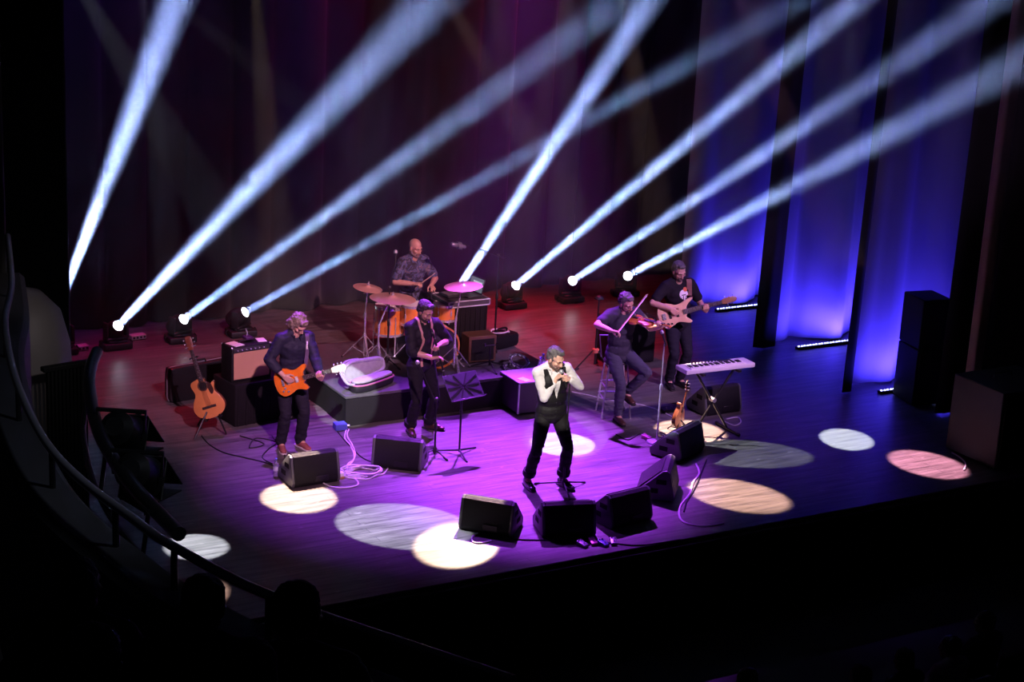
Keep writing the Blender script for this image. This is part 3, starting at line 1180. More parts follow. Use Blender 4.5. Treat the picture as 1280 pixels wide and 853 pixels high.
mb.build('rib', BLACK_METAL, dk)

# bar stool of the violinist
STX, STY = 2.18, 1.98
t = thing('bar_stool', 'tall bar stool with pale metal legs that the violinist leans on', 'stool', (STX, STY, 0), radians(-20))
mb = MB()
mb.lathe([(0.15, 0.715), (0.17, 0.72), (0.175, 0.74), (0.16, 0.76), (0.05, 0.765)], n=24)
mb.build('seat', mat('stool_seat', (0.03, 0.02, 0.025), 0.5), t)
for sx in (-1, 1):
    for sy in (-1, 1):
        mb = MB()
        mb.cyl((sx * 0.12, sy * 0.12, 0.72), (sx * 0.19, sy * 0.17, 0.0), 0.012, n=10)
        mb.build('leg', STEEL, t)
mb = MB()
for z, k in ((0.26, 0.173), (0.42, 0.158)):
    pts = [V((sx * k, sy * k * .92, z)) for sx, sy in ((-1, -1), (1, -1), (1, 1), (-1, 1))]
    for i in range(4):
        mb.cyl(pts[i], pts[(i + 1) % 4], 0.009, n=8)
mb.build('foot_rail', STEEL, t)
mb = MB()
mb.tube([(-0.17, 0.14, 0.74), (-0.20, 0.18, 1.02), (0.20, 0.18, 1.02), (0.17, 0.14, 0.74)], 0.012, 8)
mb.build('backrest', STEEL, t)

# ------------------------------------------------------------------ keyboard and its X stand
KX0, KX1, KYF, KYB, KZ = 2.44, 3.47, 0.78, 1.04, 0.86
kx, ky = (KX0 + KX1) / 2, (KYF + KYB) / 2
t = thing('keyboard_stand', 'black X shaped keyboard stand right of the mandolin', 'keyboard stand', (kx, ky, 0), radians(-2))
XB = BLACK_METAL
for s, yy in ((1, -0.018), (-1, 0.018)):
    mb = MB()
    mb.cyl((-0.27 * s, yy, 0.03), (0.27 * s, yy, KZ - 0.035), 0.016, n=8)
    mb.build('cross_tube', XB, t)
for s in (-1, 1):
    mb = MB()
    mb.cyl((0.27 * s, -0.24, 0.025), (0.27 * s, 0.24, 0.025), 0.016, n=10)
    ft = mb.build('floor_bar', XB, t)
    for y in (-0.24, 0.24):
        mb = MB()
        mb.rcone((0.27 * s, y - 0.012, 0.025), 0.022, (0.27 * s, y + 0.012, 0.025), 0.022, 10)
        mb.build('end_cap', RUBBER, ft)
    mb = MB()
    mb.box((0.27 * s, 0, KZ - 0.022), (0.05, 0.32, 0.03), bev=0.006)
    mb.build('support_arm', XB, t)
mb = MB()
mb.cyl((0, -0.045, 0.445), (0, 0.045, 0.445), 0.03, n=12)
mb.build('pivot', STEEL, t)
t = thing('keyboard', 'white keyboard with black keys lying on the X stand', 'keyboard', (kx, ky, KZ - 0.006), radians(-2))
W_, D_ = KX1 - KX0, KYB - KYF
mb = MB()
mb.box((0, 0, 0.035), (W_, D_, 0.06), bev=0.012, seg=2)
mb.build('keyboard_body', mat('keyboard_silver', (0.62, 0.60, 0.64), 0.35), t)
mb = MB()
nw = 36
for k in range(nw):
    x = -0.44 + (k + 0.5) * 0.82 / nw
    mb.box((x, -0.055, 0.069), (0.82 / nw - 0.0016, 0.13, 0.014), bev=0.001)
tag(mb.build('white_keys', mat('white_keys', (0.82, 0.8, 0.78), 0.3), t), 'white keys')
mb = MB()
for k in range(nw - 1):
    if k % 7 not in (2, 6):
        x = -0.44 + (k + 1.0) * 0.82 / nw
        mb.box((x, -0.03, 0.080), (0.012, 0.082, 0.012), bev=0.002)
tag(mb.build('black_keys', mat('black_keys', (0.01, 0.01, 0.01), 0.3), t), 'black keys')
mb = MB()
for k in range(8):
    mb.cyl((-0.3 + k * 0.05, 0.085, 0.065), (-0.3 + k * 0.05, 0.085, 0.078), 0.009, n=10)
mb.box((0.18, 0.085, 0.066), (0.2, 0.05, 0.006))
mb.build('control_panel', BLACK_PLASTIC, t)
# ------------------------------------------------------------------ drum kit on the riser
AMBER = mat('amber_drum_shell', (0.62, 0.20, 0.035), 0.28, coat=0.6, noise_amt=0.25, noise_scale=6)
HEADM = mat('drum_head', (0.75, 0.70, 0.68), 0.55)
BRASS = mat('cymbal_bronze', (0.80, 0.46, 0.32), 0.36, 0.45)


def drum(t, r, z0, z1, lugs=8, M=None, head=HEADM):
    mb = MB()
    mb.lathe([(r, z0), (r, z1)], M, 36, caps=False)
    sh = mb.build('shell', AMBER, t)
    for z, s in ((z1, 1), (z0, -1)):
        mb = MB()
        mb.lathe([(0.001, z + s * 0.006), (r * .98, z + s * 0.006), (r * 1.01, z)], M, 36, caps=False)
        mb.build('drum_head', head, t)
        mb = MB()
        mb.lathe([(r * 1.005, z - 0.018), (r * 1.035, z - 0.018), (r * 1.035, z + 0.016), (r * 1.0, z + 0.016), (r * 1.0, z - 0.018)], M, 36, caps=False)
        mb.build('rim', CHROME, t)
    for k in range(lugs):
        a = 2 * pi * (k + .5) / lugs
        mb = MB()
        q = lambda rr, z: (M @ V((rr * cos(a), rr * sin(a), z))) if M is not None else V((rr * cos(a), rr * sin(a), z))
        mb.cyl(q(r * 1.04, z0), q(r * 1.04, z1), 0.004, n=6)
        mb.rcone(q(r * 1.02, (z0 + z1) / 2 - 0.02), 0.012, q(r * 1.02, (z0 + z1) / 2 + 0.02), 0.012, 8)
        mb.build('lug', CHROME, sh)


def three_legs(t, r, z0, z1, mt=CHROME, n=3, ang=0.5):
    for k in range(n):
        a = ang + 2 * pi * k / n
        mb = MB()
        mb.tube([(r * cos(a), r * sin(a), z1), (r * cos(a), r * sin(a), 0.05), (r * 1.12 * cos(a), r * 1.12 * sin(a), 0.012)], 0.008, 8)
        mb.ell((r * 1.12 * cos(a), r * 1.12 * sin(a), 0.014), 0.013, u=8, v=6)
        mb.build('leg', mt, t)


BDX, BDY = 0.34, 3.40
bd = thing('bass_drum', 'amber bass drum facing the audience behind the player with braces', 'drum', (BDX, BDY, RZ), radians(-6))
MBD = Matrix.Translation((0, 0, 0.30)) @ Matrix.Rotation(pi / 2, 4, 'X')
r = 0.275
mb = MB()
mb.lathe([(r, -0.40), (r, 0)], MBD, 44, caps=False)
sh = mb.build('shell', AMBER, bd)
mb = MB()
mb.lathe([(0.001, 0.0), (r * 0.98, 0.0)], MBD, 44, caps=False)
mb.build('drum_head', mat('dark_drum_head', (0.02, 0.018, 0.02), 0.35), bd)
mb = MB()
mb.lathe([(0.001, -0.40), (r * 0.98, -0.40)], MBD, 44, caps=False)
mb.build('drum_head', HEADM, bd)
for z in (0.0, -0.40):
    mb = MB()
    mb.lathe([(r * 0.975, z - 0.022), (r * 1.055, z - 0.022), (r * 1.055, z + 0.022), (r * 0.975, z + 0.022), (r * 0.975, z - 0.022)], MBD, 44, caps=False)
    mb.build('hoop', AMBER, bd)
for k in range(8):
    a = 2 * pi * (k + .5) / 8
    mb = MB()
    mb.cyl(MBD @ V((r * 1.06 * cos(a), r * 1.06 * sin(a), 0.03)), MBD @ V((r * 1.06 * cos(a), r * 1.06 * sin(a), -0.43)), 0.005, n=6)
    for z in (-0.08, -0.32):
        mb.rcone(MBD @ V((r * 1.03 * cos(a), r * 1.03 * sin(a), z - .02)), 0.014, MBD @ V((r * 1.03 * cos(a), r * 1.03 * sin(a), z + .02)), 0.014, 8)
    mb.build('lug', CHROME, sh)
for s in (-1, 1):
    mb = MB()
    mb.cyl((s * 0.24, 0.10, 0.16), (s * 0.36, -0.02, 0.01), 0.009, n=8)
    mb.ell((s * 0.36, -0.02, 0.014), 0.014, u=8, v=6)
    mb.build('spur', CHROME, bd)

# toms and snare: pixel of the head centre, height of the head, radius, depth
TOMS = [('floor_tom', 'large amber floor tom at the left of the kit, under the wide cymbal', (487, 383), RZ + 0.66, 0.195, 0.36, 'legs'),
        ('rack_tom', 'amber tom in the middle of the kit, right of the floor tom', (516, 381), RZ + 0.72, 0.165, 0.25, 'stand'),
        ('snare_drum', 'amber drum at the right of the kit where the stick strikes', (557, 380), RZ + 0.68, 0.165, 0.20, 'stand')]
TOMC = []
for nm, lb, px, z, r, dep, kind in TOMS:
    c = fl(px[0], px[1], z)
    TOMC.append(c)
    t = thing(nm, lb, 'drum', (c.x, c.y, RZ))
    zt = z - RZ
    drum(t, r, zt - dep, zt, 8 if r > .17 else 6)
    if kind == 'legs':
        three_legs(t, r * 1.05, 0, zt - 0.1)
    else:
        mb = MB()
        mb.cyl((0, 0, 0.12), (0, 0, zt - dep - 0.02), 0.014, n=10)
        for k in range(3):
            a = 0.4 + 2 * pi * k / 3
            mb.tube([(0, 0, zt - dep - 0.05), (r * .95 * cos(a), r * .95 * sin(a), zt - dep - 0.04), (r * 1.06 * cos(a), r * 1.06 * sin(a), zt - dep + 0.03)], 0.008, 8)
        mb.build('basket', CHROME, t)
        for k in range(3):
            a = 0.9 + 2 * pi * k / 3
            mb = MB()
            mb.cyl((0, 0, 0.26), (0.24 * cos(a), 0.24 * sin(a), 0.012), 0.008, n=8)
            mb.ell((0.24 * cos(a), 0.24 * sin(a), 0.014), 0.014, u=8, v=6)
            mb.build('leg', CHROME, t)


def cymbal_stand(base_px, cym_px, r, lb, tilt=(0.12, 0.0), z0=RZ, bell=0.2):
    b = fl(*base_px, z0)
    q = onY(*cym_px, b.y)
    h = q.z - z0
    off = q.x - b.x
    t = thing('cymbal_stand', lb, 'cymbal', (b.x, b.y, z0 + 0.001), 0, 'cymbals of the drum kit')
    for k in range(3):
        a = 0.3 + 2 * pi * k / 3
        mb = MB()
        e = V((0.30 * cos(a), 0.30 * sin(a), 0.014))
        for s in (-1, 1):
            o = V((-sin(a), cos(a), 0)) * 0.008 * s
            mb.cyl(V((0.015 * cos(a), 0.015 * sin(a), 0.33)) + o, e + o, 0.006, n=6)
        mb.cyl((0.012 * cos(a), 0.012 * sin(a), 0.09), (0.16 * cos(a), 0.16 * sin(a), 0.165), 0.005, n=6)
        lg = mb.build('leg', CHROME, t)
        mb = MB()
        mb.ell(e, (0.018, 0.018, 0.014), u=8, v=6)
        mb.build('rubber_foot', RUBBER, lg)
    mb = MB()
    zz = h * 0.62
    mb.cyl((0, 0, 0.06), (0, 0, zz), 0.014, n=10)
    mb.lathe([(0.02, zz - 0.03), (0.02, zz + 0.02)], n=10)
    mb.cyl((0, 0, zz), (off * 0.7, 0, h - 0.06), 0.010, n=10)
    mb.cyl((off * .7, 0, h - 0.06), (off, 0, h + 0.04), 0.006, n=8)
    mb.lathe([(0.022, 0.31), (0.022, 0.36)], n=10)
    mb.build('tube', CHROME, t)
    mb = MB()
    mb.cyl((off * .7 - 0.05, 0, h - 0.085), (off * .7 + 0.05, 0, h - 0.045), 0.012, n=8)
    mb.build('tilter', CHROME, t)
    M = Matrix.Translation((off, 0, h)) @ Matrix.Rotation(tilt[0], 4, 'X') @ Matrix.Rotation(tilt[1], 4, 'Y')
    mb = MB()
    br = r * bell
    pr = [(0.008, 0.030), (br * .6, 0.026), (br, 0.010), (br * 1.15, 0.006), (r * .55, -0.002), (r * .9, -0.012), (r, -0.016), (r, -0.0175), (r * .9, -0.0145), (br, 0.006), (0.008, 0.024)]
    mb.lathe(pr, M, 44, caps=False)
    cy = mb.build('cymbal', BRASS, t)
    mb = MB()
    mb.lathe([(0.02, 0.028), (0.02, 0.045), (0.008, 0.055), (0.008, 0.075)], M, 12)
    mb.build('felt_and_nut', mat('felt', (0.25, 0.23, 0.25), 0.9), cy)
    return t


cymbal_stand((455, 450), (460, 359), 0.195, 'small reddish cymbal tilted on the outermost stand at the left of the kit', (0.10, 0.10), z0=RZ)
cymbal_stand((472, 462), (491, 372), 0.30, 'wide ride cymbal in front of the floor tom, second from the left', (0.02, 0.04), z0=RZ)
cymbal_stand((567, 465), (579, 357), 0.25, 'large cymbal standing in front of the laptop table', (-0.02, -0.08), z0=RZ)

# drum stool
dr0 = fl(522, 303, 1.75)
DRX, DRY = dr0.x - 0.02, dr0.y + 0.08
t = thing('drum_stool', 'round black drum stool under the bald drummer', 'stool', (DRX, DRY, RZ))
mb = MB()
mb.lathe([(0.02, 0.44), (0.155, 0.445), (0.165, 0.47), (0.155, 0.505), (0.02, 0.51)], n=24)
mb.build('seat', BLACK_CLOTH, t)
mb = MB()
mb.cyl((0, 0, 0.1), (0, 0, 0.45), 0.018, n=10)
mb.build('pole', CHROME, t)
for k in range(3):
    a = 0.5 + 2 * pi * k / 3
    mb = MB()
    mb.cyl((0, 0, 0.25), (0.22 * cos(a), 0.22 * sin(a), 0.012), 0.011, n=8)
    mb.build('leg', CHROME, t)

# equipment table with laptop
TZ = 1.15
ta, tb = fl(566, 377, TZ), fl(613, 373, TZ)
tx0, tx1 = 0.72, 1.34
ty0 = 3.86
t = thing('equipment_table', 'black draped equipment rack with a chrome edged top right of the kit', 'table', ((tx0 + tx1) / 2, ty0 + 0.26, RZ))
W_, D_, H_ = tx1 - tx0, 0.50, TZ - RZ
mb = MB()
mb.box((0, 0, H_ / 2 - 0.04), (W_ - 0.03, D_ - 0.03, H_ - 0.09), bev=0.012)
for k in range(8):
    mb.cyl((-W_ / 2 + 0.04 + k * 0.076, -D_ / 2 + 0.01 - 0.006 * (k % 2), 0.01), (-W_ / 2 + 0.045 + k * 0.075, -D_ / 2 + 0.012, H_ - 0.1), 0.014, 0.005, 6)
mb.build('draped_front', BLACK_CLOTH, t)
mb = MB()
mb.box((0, 0, H_ - 0.045), (W_, D_, 0.075), bev=0.008)
mb.build('case_top', mat('rack_panel', (0.05, 0.05, 0.055), 0.4), t)
mb = MB()
for z in (H_ - 0.085, H_ - 0.008):
    p = [(-W_ / 2, -D_ / 2, z), (W_ / 2, -D_ / 2, z), (W_ / 2, D_ / 2, z), (-W_ / 2, D_ / 2, z)]
    for i in range(4):
        mb.cyl(p[i], p[(i + 1) % 4], 0.011, n=8)
for x in (-W_ / 2, W_ / 2):
    for y in (-D_ / 2, D_ / 2):
        mb.cyl((x, y, H_ - 0.085), (x, y, H_ - 0.008), 0.012, n=8)
mb.build('metal_edge', STEEL, t)
lp = thing('laptop', 'open dark laptop standing on the equipment rack', 'laptop', (tx1 - 0.20, ty0 + 0.25, TZ + 0.004), radians(97))
mb = MB()
mb.box((0, 0, 0.009), (0.32, 0.22, 0.016), bev=0.004)
mb.build('laptop_base', mat('laptop_grey', (0.10, 0.10, 0.11), 0.35, 0.6), lp)
M = Matrix.Translation((0, -0.108, 0.018)) @ Matrix.Rotation(radians(14), 4, 'X')
mb = MB()
mb.box((0, 0, 0.11), (0.32, 0.012, 0.22), M, bev=0.004)
ld = mb.build('laptop_lid', mat('laptop_dark', (0.045, 0.045, 0.05), 0.35, 0.4), lp)
mb = MB()
mb.box((0, 0.0068, 0.112), (0.295, 0.002, 0.185), M)
mb.build('screen', mat('dim_screen', (0.02, 0.02, 0.025), 0.15, emit=(0.5, 0.55, 0.7), estr=0.25), ld)
for zz, ww in ((0.15, 0.20), (0.115, 0.13), (0.085, 0.20)):
    mb = MB()
    mb.box((-0.02, 0.0085, zz), (ww, 0.001, 0.02), M)
    mb.build('screen_block', mat('lit_block', (0.1, 0.1, 0.1), 0.4, emit=(0.8, 0.85, 1.0), estr=0.6), ld)
mb = MB()
mb.box((0, -0.0068, 0.112), (0.305, 0.002, 0.205), M)
mb.build('lid_sticker', mat('lid_grey', (0.10, 0.10, 0.11), 0.5), ld)
mx = thing('drum_pad', 'flat black drum pad on the equipment rack beside the laptop', 'drum machine', (tx0 + 0.19, ty0 + 0.27, TZ + 0.004), 0.1)
mb = MB()
mb.box((0, 0, 0.022), (0.30, 0.24, 0.04), bev=0.008)
b_ = mb.build('pad_body', BLACK_PLASTIC, mx)
for i in range(3):
    for j in range(2):
        mb = MB()
        mb.box((-0.095 + i * 0.095, -0.05 + j * 0.1, 0.044), (0.08, 0.085, 0.008), bev=0.003)
        mb.build('pad', mat('pad_grey', (0.12, 0.12, 0.13), 0.6), b_)

# small combo amplifier with brown edges on the riser and gear around it
t = thing('small_amplifier', 'small dark amplifier with brown edges on the riser right of the kit', 'amplifier', (1.02, 3.55, RZ), radians(-4))
mb = MB()
mb.box((0, 0, 0.20), (0.40, 0.26, 0.36), bev=0.012)
mb.build('cabinet', mat('brown_wood', (0.10, 0.05, 0.025), 0.5, noise_amt=0.3, noise_scale=12), t)
mb = MB()
mb.box((0, -0.132, 0.19), (0.33, 0.012, 0.29), bev=0.004)
mb.build('grille', GRILLE, t)
for x in (-0.17, 0.17):
    for y in (-0.1, 0.1):
        mb = MB()
        mb.cyl((x, y, 0.0), (x, y, 0.022), 0.018)
        mb.build('foot', RUBBER, t)
t = thing('guitar_stand', 'small folded floor stand on the riser in front of the brown edged amplifier', 'stand', (0.98, 3.17, RZ))
for k in range(3):
    a = 0.4 + 2 * pi * k / 3
    mb = MB()
    mb.cyl((0, 0, 0.10), (0.26 * cos(a), 0.26 * sin(a), 0.012), 0.009, n=8)
    mb.ell((0.26 * cos(a), 0.26 * sin(a), 0.014), 0.015, u=8, v=6)
    mb.build('leg', BLACK_METAL, t)
mb = MB()
mb.cyl((0, 0, 0.05), (0, 0, 0.32), 0.011, n=8)
mb.tube([(-0.09, -0.03, 0.36), (-0.09, 0, 0.32), (0.09, 0, 0.32), (0.09, -0.03, 0.36)], 0.009, 8)
mb.build('post', BLACK_METAL, t)
t = thing('gear_bag', 'black gear bag on the riser corner behind the side crate, white cable on top', 'bag', (1.62, 4.02, RZ), radians(15))
out = spline([(-0.22, -0.13), (0.2, -0.14), (0.24, 0), (0.2, 0.13), (-0.2, 0.14), (-0.25, 0)], 4, True)
mb = MB()
mb.prism([(p.x, p.y) for p in out], 0.002, 0.20, inset=0.05)
mb.build('bag_body', BLACK_CLOTH, t)
mb = MB()
mb.tube(spline([(-0.1, -0.02, 0.2), (-0.08, -0.02, 0.26), (0.08, -0.02, 0.26), (0.1, -0.02, 0.2)], 5), 0.012, 6)
mb.build('handle', BLACK_CLOTH, t)


# ------------------------------------------------------------------ cables, boxes and pedals on the boards
def cable(name, pts, r, mt, lb, cat='cable', group=None, closed=False):
    mb = MB()
    mb.tube(spline(pts, 8, closed), r, 6, loop=closed)
    return tag(mb.build(name, mt), lb, cat, group)


LCAB = mat('pale_cable', (0.60, 0.55, 0.62), 0.5)
DCAB = mat('dark_cable', (0.012, 0.012, 0.014), 0.5)


def F(*pp, z=0.007):
    return [fl(u, v, z) for u, v in pp]


cable('coiled_cable', F((622 - 12, 0))[:0] + [V((1.60 + 0.13 * cos(a), 4.0 + 0.10 * sin(a), RZ + 0.215 + 0.008 * (a % 3))) for a in [k * 0.5 for k in range(30)]], 0.010, LCAB, 'white cable coil on the black gear bag')
cable('signal_cable', F((433, 537), (431, 548), (437, 556), (442, 566), (442, 575), (435, 580), (434, 588), (440, 596), (447, 602), (446, 607), (432, 610), (415, 609), (404, 604)), 0.009, LCAB, 'pale cable from the blue box past the guitarist monitor')
cable('signal_cable', F((436, 537), (434, 545), (440, 556), (444, 568), (440, 578), (434, 584), (434, 592), (445, 598), (460, 599), (471, 594), (480, 592), (487, 582)), 0.009, LCAB, 'pale cable from the blue box to the middle wedge monitor')
cc = fl(452, 592, 0)
co = []
rnd = random.Random(8)
for k in range(64):
    a = k * 0.42
    rr_ = 0.15 + 0.035 * sin(k * 0.9) + 0.02 * rnd.random()
    co.append((cc.x + rr_ * 1.25 * cos(a), cc.y + rr_ * sin(a), 0.008 + 0.02 * ((k // 15) % 4) * 0.7))
cable('coiled_cable', co, 0.009, LCAB, 'pale cable coil on the floor between the two left wedge monitors')
cable('dark_cable', F((422, 540), (433, 553), (442, 562), (450, 570), (460, 576), (470, 578)), 0.008, DCAB, 'dark cable running from the blue box to the middle wedge monitor')
cable('dark_cable', F((252, 545), (262, 556), (280, 566), (305, 572), (330, 578), (345, 584)), 0.008, DCAB, 'dark cable from the acoustic guitar stand towards the water bottle')
cable('dark_cable', F((300, 545), (330, 555), (312, 560), (320, 548), (345, 553), (335, 562), (328, 572), (340, 580)), 0.008, DCAB, 'loose dark cable loops on the floor left of the guitarist')
cable('mic_cable', F((612, 672), (650, 675), (700, 676), (760, 679), (800, 682), (850, 675)), 0.008, DCAB, 'dark cable running along the front wedge monitors')
cable('power_cable', F((597, 667), (590, 672), (592, 678), (602, 679), (614, 676)), 0.009, LCAB, 'short pale cable behind the monitor in the warm pool')
cable('stage_cable', F((870, 580), (874, 592), (866, 604), (862, 618), (851, 632), (849, 645), (857, 654), (880, 658), (905, 655)), 0.011, LCAB, 'thick pale cable bundle looping right of the front wedge monitors')
cable('stage_cable', F((883, 575), (877, 590), (872, 603), (866, 615), (858, 628), (855, 640)), 0.010, DCAB, 'dark cable twisted along the pale bundle right of the front wedge monitors')
cable('signal_cable', F((715, 490), (735, 494), (760, 500), (790, 504), (815, 510), (838, 520), (846, 528)), 0.008, LCAB, 'pale cable crossing the floor behind the bar stool')
cable('signal_cable', F((770, 543), (785, 550), (800, 543), (810, 552), (826, 547), (838, 553)), 0.007, DCAB, 'dark cable tangle at the foot of the violinist microphone stand')
cable('signal_cable', F((905, 527), (918, 532), (926, 528), (922, 522), (908, 524)), 0.009, LCAB, 'pale cable loop behind the keyboard stand beside the monitor')
cable('signal_cable', F((340, 545), (356, 570), (352, 582)), 0.007, DCAB, 'dark lead hanging by the guitarist shoes')
cable('stage_cable', F((1190, 566), (1200, 572), (1207, 580), (1205, 588)), 0.010, LCAB, 'pale cable in the pink pool by the big speaker')

t = thing('power_box', 'small blue box on the floor at the riser corner', 'box', fl(427, 539), radians(-5))
mb = MB()
mb.box((0, 0.06, 0.045), (0.15, 0.12, 0.085), bev=0.006)
mb.build('box_body', mat('box_blue', (0.06, 0.09, 0.42), 0.45), t)
mb = MB()
mb.cyl((0.075, 0.04, 0.05), (0.115, 0.04, 0.05), 0.012, n=10)
mb.build('plug', WHITE_PLASTIC, t)
t = thing('plug_box', 'small pale plug box on the floor right of the guitarist monitor', 'box', fl(426, 598), 0)
mb = MB()
mb.box((0, 0, 0.05), (0.06, 0.06, 0.05), bev=0.005)
mb.build('plug_top', WHITE_PLASTIC, t)
mb = MB()
mb.box((0, 0, 0.0125), (0.065, 0.065, 0.025), bev=0.003)
mb.build('plug_base', mat('wood_base', (0.4, 0.22, 0.1), 0.6), t)

PEDC = [(0.35, 0.32, 0.4), (0.5, 0.12, 0.3), (0.16, 0.2, 0.55), (0.3, 0.3, 0.33)]


def pedal(px, lb, ci, rz, grp):
    t = thing('effect_pedal', lb, 'pedal', fl(*px) + V((0, 0, 0.001)), rz, grp)
    mb = MB()
    M = frame((-0.035, 0, 0), (0, 1, 0), (0, 0, 1), (1, 0, 0))
    mb.prism([(-0.058, 0), (0.058, 0), (0.058, 0.05), (0.02, 0.048), (-0.058, 0.03)], 0, 0.07, M, inset=0.004)
    mb.build('pedal_body', mat('pedal_colour_%d' % ci, PEDC[ci], 0.3, 0.4), t)
    for x in (-0.018, 0.018):
        mb = MB()
        mb.cyl((x, 0.04, 0.045), (x, 0.04, 0.062), 0.008, n=10)
        mb.build('knob', CHROME if ci % 2 else BLACK_PLASTIC, t)
    mb = MB()
    mb.cyl((0, -0.025, 0.036), (0, -0.025, 0.05), 0.009, n=10)
    mb.build('footswitch', CHROME, t)


for px, lb, ci, rz in (((728, 683), 'shiny effect pedal at the stage lip, left end of the pedal row', 0, 0.3), ((741, 680), 'second shiny effect pedal of the row at the stage lip', 1, -0.2), ((754, 682), 'third effect pedal of the row at the stage lip', 2, 0.2), ((767, 680), 'effect pedal at the right end of the row at the stage lip', 3, -0.4)):
    pedal(px, lb, ci, rz, 'effect pedals at the stage lip')
for px, lb, ci, rz in (((808, 549), 'effect pedal left of the violinist microphone stand foot', 1, 0.4), ((832, 551), 'effect pedal right of the violinist microphone stand foot', 0, -0.3)):
    pedal(px, lb, ci, rz, 'effect pedals by the mandolin')
t = thing('pedal_board', 'flat dark pedal board on the floor behind the mandolin', 'pedal', fl(838, 514), radians(0))
mb = MB()
mb.box((0, 0, 0.025), (0.30, 0.16, 0.05), bev=0.01)
mb.build('board', BLACK_PAINT, t)
mb = MB()
for k in range(3):
    mb.cyl((-0.09 + k * 0.09, -0.03, 0.05), (-0.09 + k * 0.09, -0.03, 0.065), 0.012, n=10)
mb.build('footswitch', CHROME, t)
# floor lamps bar far left
for px, lb in (((100, 438), 'small red lit box at the far left of the backdrop floor'), ((172, 424), 'small red lit box right of the leftmost moving head light')):
    t = thing('junction_box', lb, 'box', fl(*px), 0.1, 'small boxes along the backdrop')
    mb = MB()
    mb.box((0, 0, 0.04), (0.22, 0.12, 0.07), bev=0.01)
    mb.build('box_body', mat('box_pale', (0.5, 0.45, 0.5), 0.4), t)
    mb = MB()
    for k in range(4):
        mb.cyl((-0.08 + k * 0.053, -0.058, 0.04), (-0.08 + k * 0.053, -0.07, 0.04), 0.016, n=8)
    mb.build('socket', BLACK_PLASTIC, t)
# ------------------------------------------------------------------ people
from mathutils.bvhtree import BVHTree


def skin_mat(name, col):
    mt = mat(name, col, 0.48, noise_amt=0.08, noise_scale=30, bump=0.08, bump_scale=120)
    b = mt.node_tree.nodes['Principled BSDF']
    b.inputs['Subsurface Weight'].default_value = 0.08
    b.inputs['Subsurface Radius'].default_value = (0.02, 0.008, 0.004)
    return mt


SKIN = skin_mat('skin', (0.52, 0.30, 0.22))
SKIN2 = skin_mat('skin_tan', (0.46, 0.26, 0.19))
LIP = mat('lip', (0.34, 0.13, 0.11), 0.5)
EYEW = mat('eye_white', (0.7, 0.68, 0.66), 0.2)
EYED = mat('eye_dark', (0.02, 0.012, 0.01), 0.15)
HAIRB = mat('hair_black', (0.016, 0.012, 0.011), 0.5, bump=0.8, bump_scale=90)
HAIRG = mat('hair_greying', (0.075, 0.066, 0.066), 0.5, noise_amt=0.6, noise_scale=45, bump=0.8, bump_scale=90)
HAIRL = mat('hair_grey_brown', (0.22, 0.16, 0.12), 0.5, noise_amt=0.6, noise_scale=35, bump=0.8, bump_scale=80)
STUB = mat('stubble', (0.10, 0.06, 0.05), 0.7, noise_amt=0.5, noise_scale=90)


def voxel(mb, vox, smooth=2, name='m'):
    me = bpy.data.meshes.new(name)
    bmesh.ops.recalc_face_normals(mb.bm, faces=mb.bm.faces)
    mb.bm.to_mesh(me)
    mb.bm.free()
    o = bpy.data.objects.new('tmp', me)
    COL.objects.link(o)
    md = o.modifiers.new('r', 'REMESH')
    md.mode = 'VOXEL'
    md.voxel_size = vox
    md.adaptivity = 0
    if smooth:
        s = o.modifiers.new('s', 'SMOOTH')
        s.factor = 0.5
        s.iterations = smooth
    dg = bpy.context.evaluated_depsgraph_get()
    r = bpy.data.meshes.new_from_object(o.evaluated_get(dg), depsgraph=dg)
    bpy.data.objects.remove(o)
    bpy.data.meshes.remove(me)
    r.name = name
    for p in r.polygons:
        p.use_smooth = True
    return r


def displace(me, amp, sc, seed=0, fn=None):
    n = len(me.vertices)
    co = np.empty(n * 3)
    no = np.empty(n * 3)
    me.vertices.foreach_get('co', co)
    me.vertices.foreach_get('normal', no)
    co = co.reshape(-1, 3)
    no = no.reshape(-1, 3)
    off = V((seed * 7.3, seed * 3.1, seed * 1.7))
    d = np.array([noise.noise(V((c[0] * sc[0], c[1] * sc[1], c[2] * sc[2])) + off) for c in co])
    d = d + 0.5 * np.array([noise.noise(V((c[0] * sc[0], c[1] * sc[1], c[2] * sc[2])) * 2.3 + off) for c in co])
    k = np.ones(n) if fn is None else np.array([fn(c) for c in co])
    co = co + no * (d * amp * k)[:, None]
    me.vertices.foreach_set('co', co.ravel())
    me.update()


def link(name, me, mats, parent):
    for m_ in (mats if isinstance(mats, (list, tuple)) else [mats]):
        me.materials.append(m_)
    o = bpy.data.objects.new(name, me)
    COL.objects.link(o)
    o.parent = parent
    return o


def ik(a, b, l1, l2, hint):
    a, b = V(a), V(b)
    d = b - a
    L = min(d.length, (l1 + l2) * 0.998)
    d.normalize()
    b = a + d * L
    x = (l1 * l1 - l2 * l2 + L * L) / (2 * L)
    h = sqrt(max(l1 * l1 - x * x, 0))
    hv = V(hint)
    hv = hv - d * hv.dot(d)
    hv = hv.normalized() if hv.length > 1e-6 else d.orthogonal().normalized()
    return a + d * x + hv * h, b


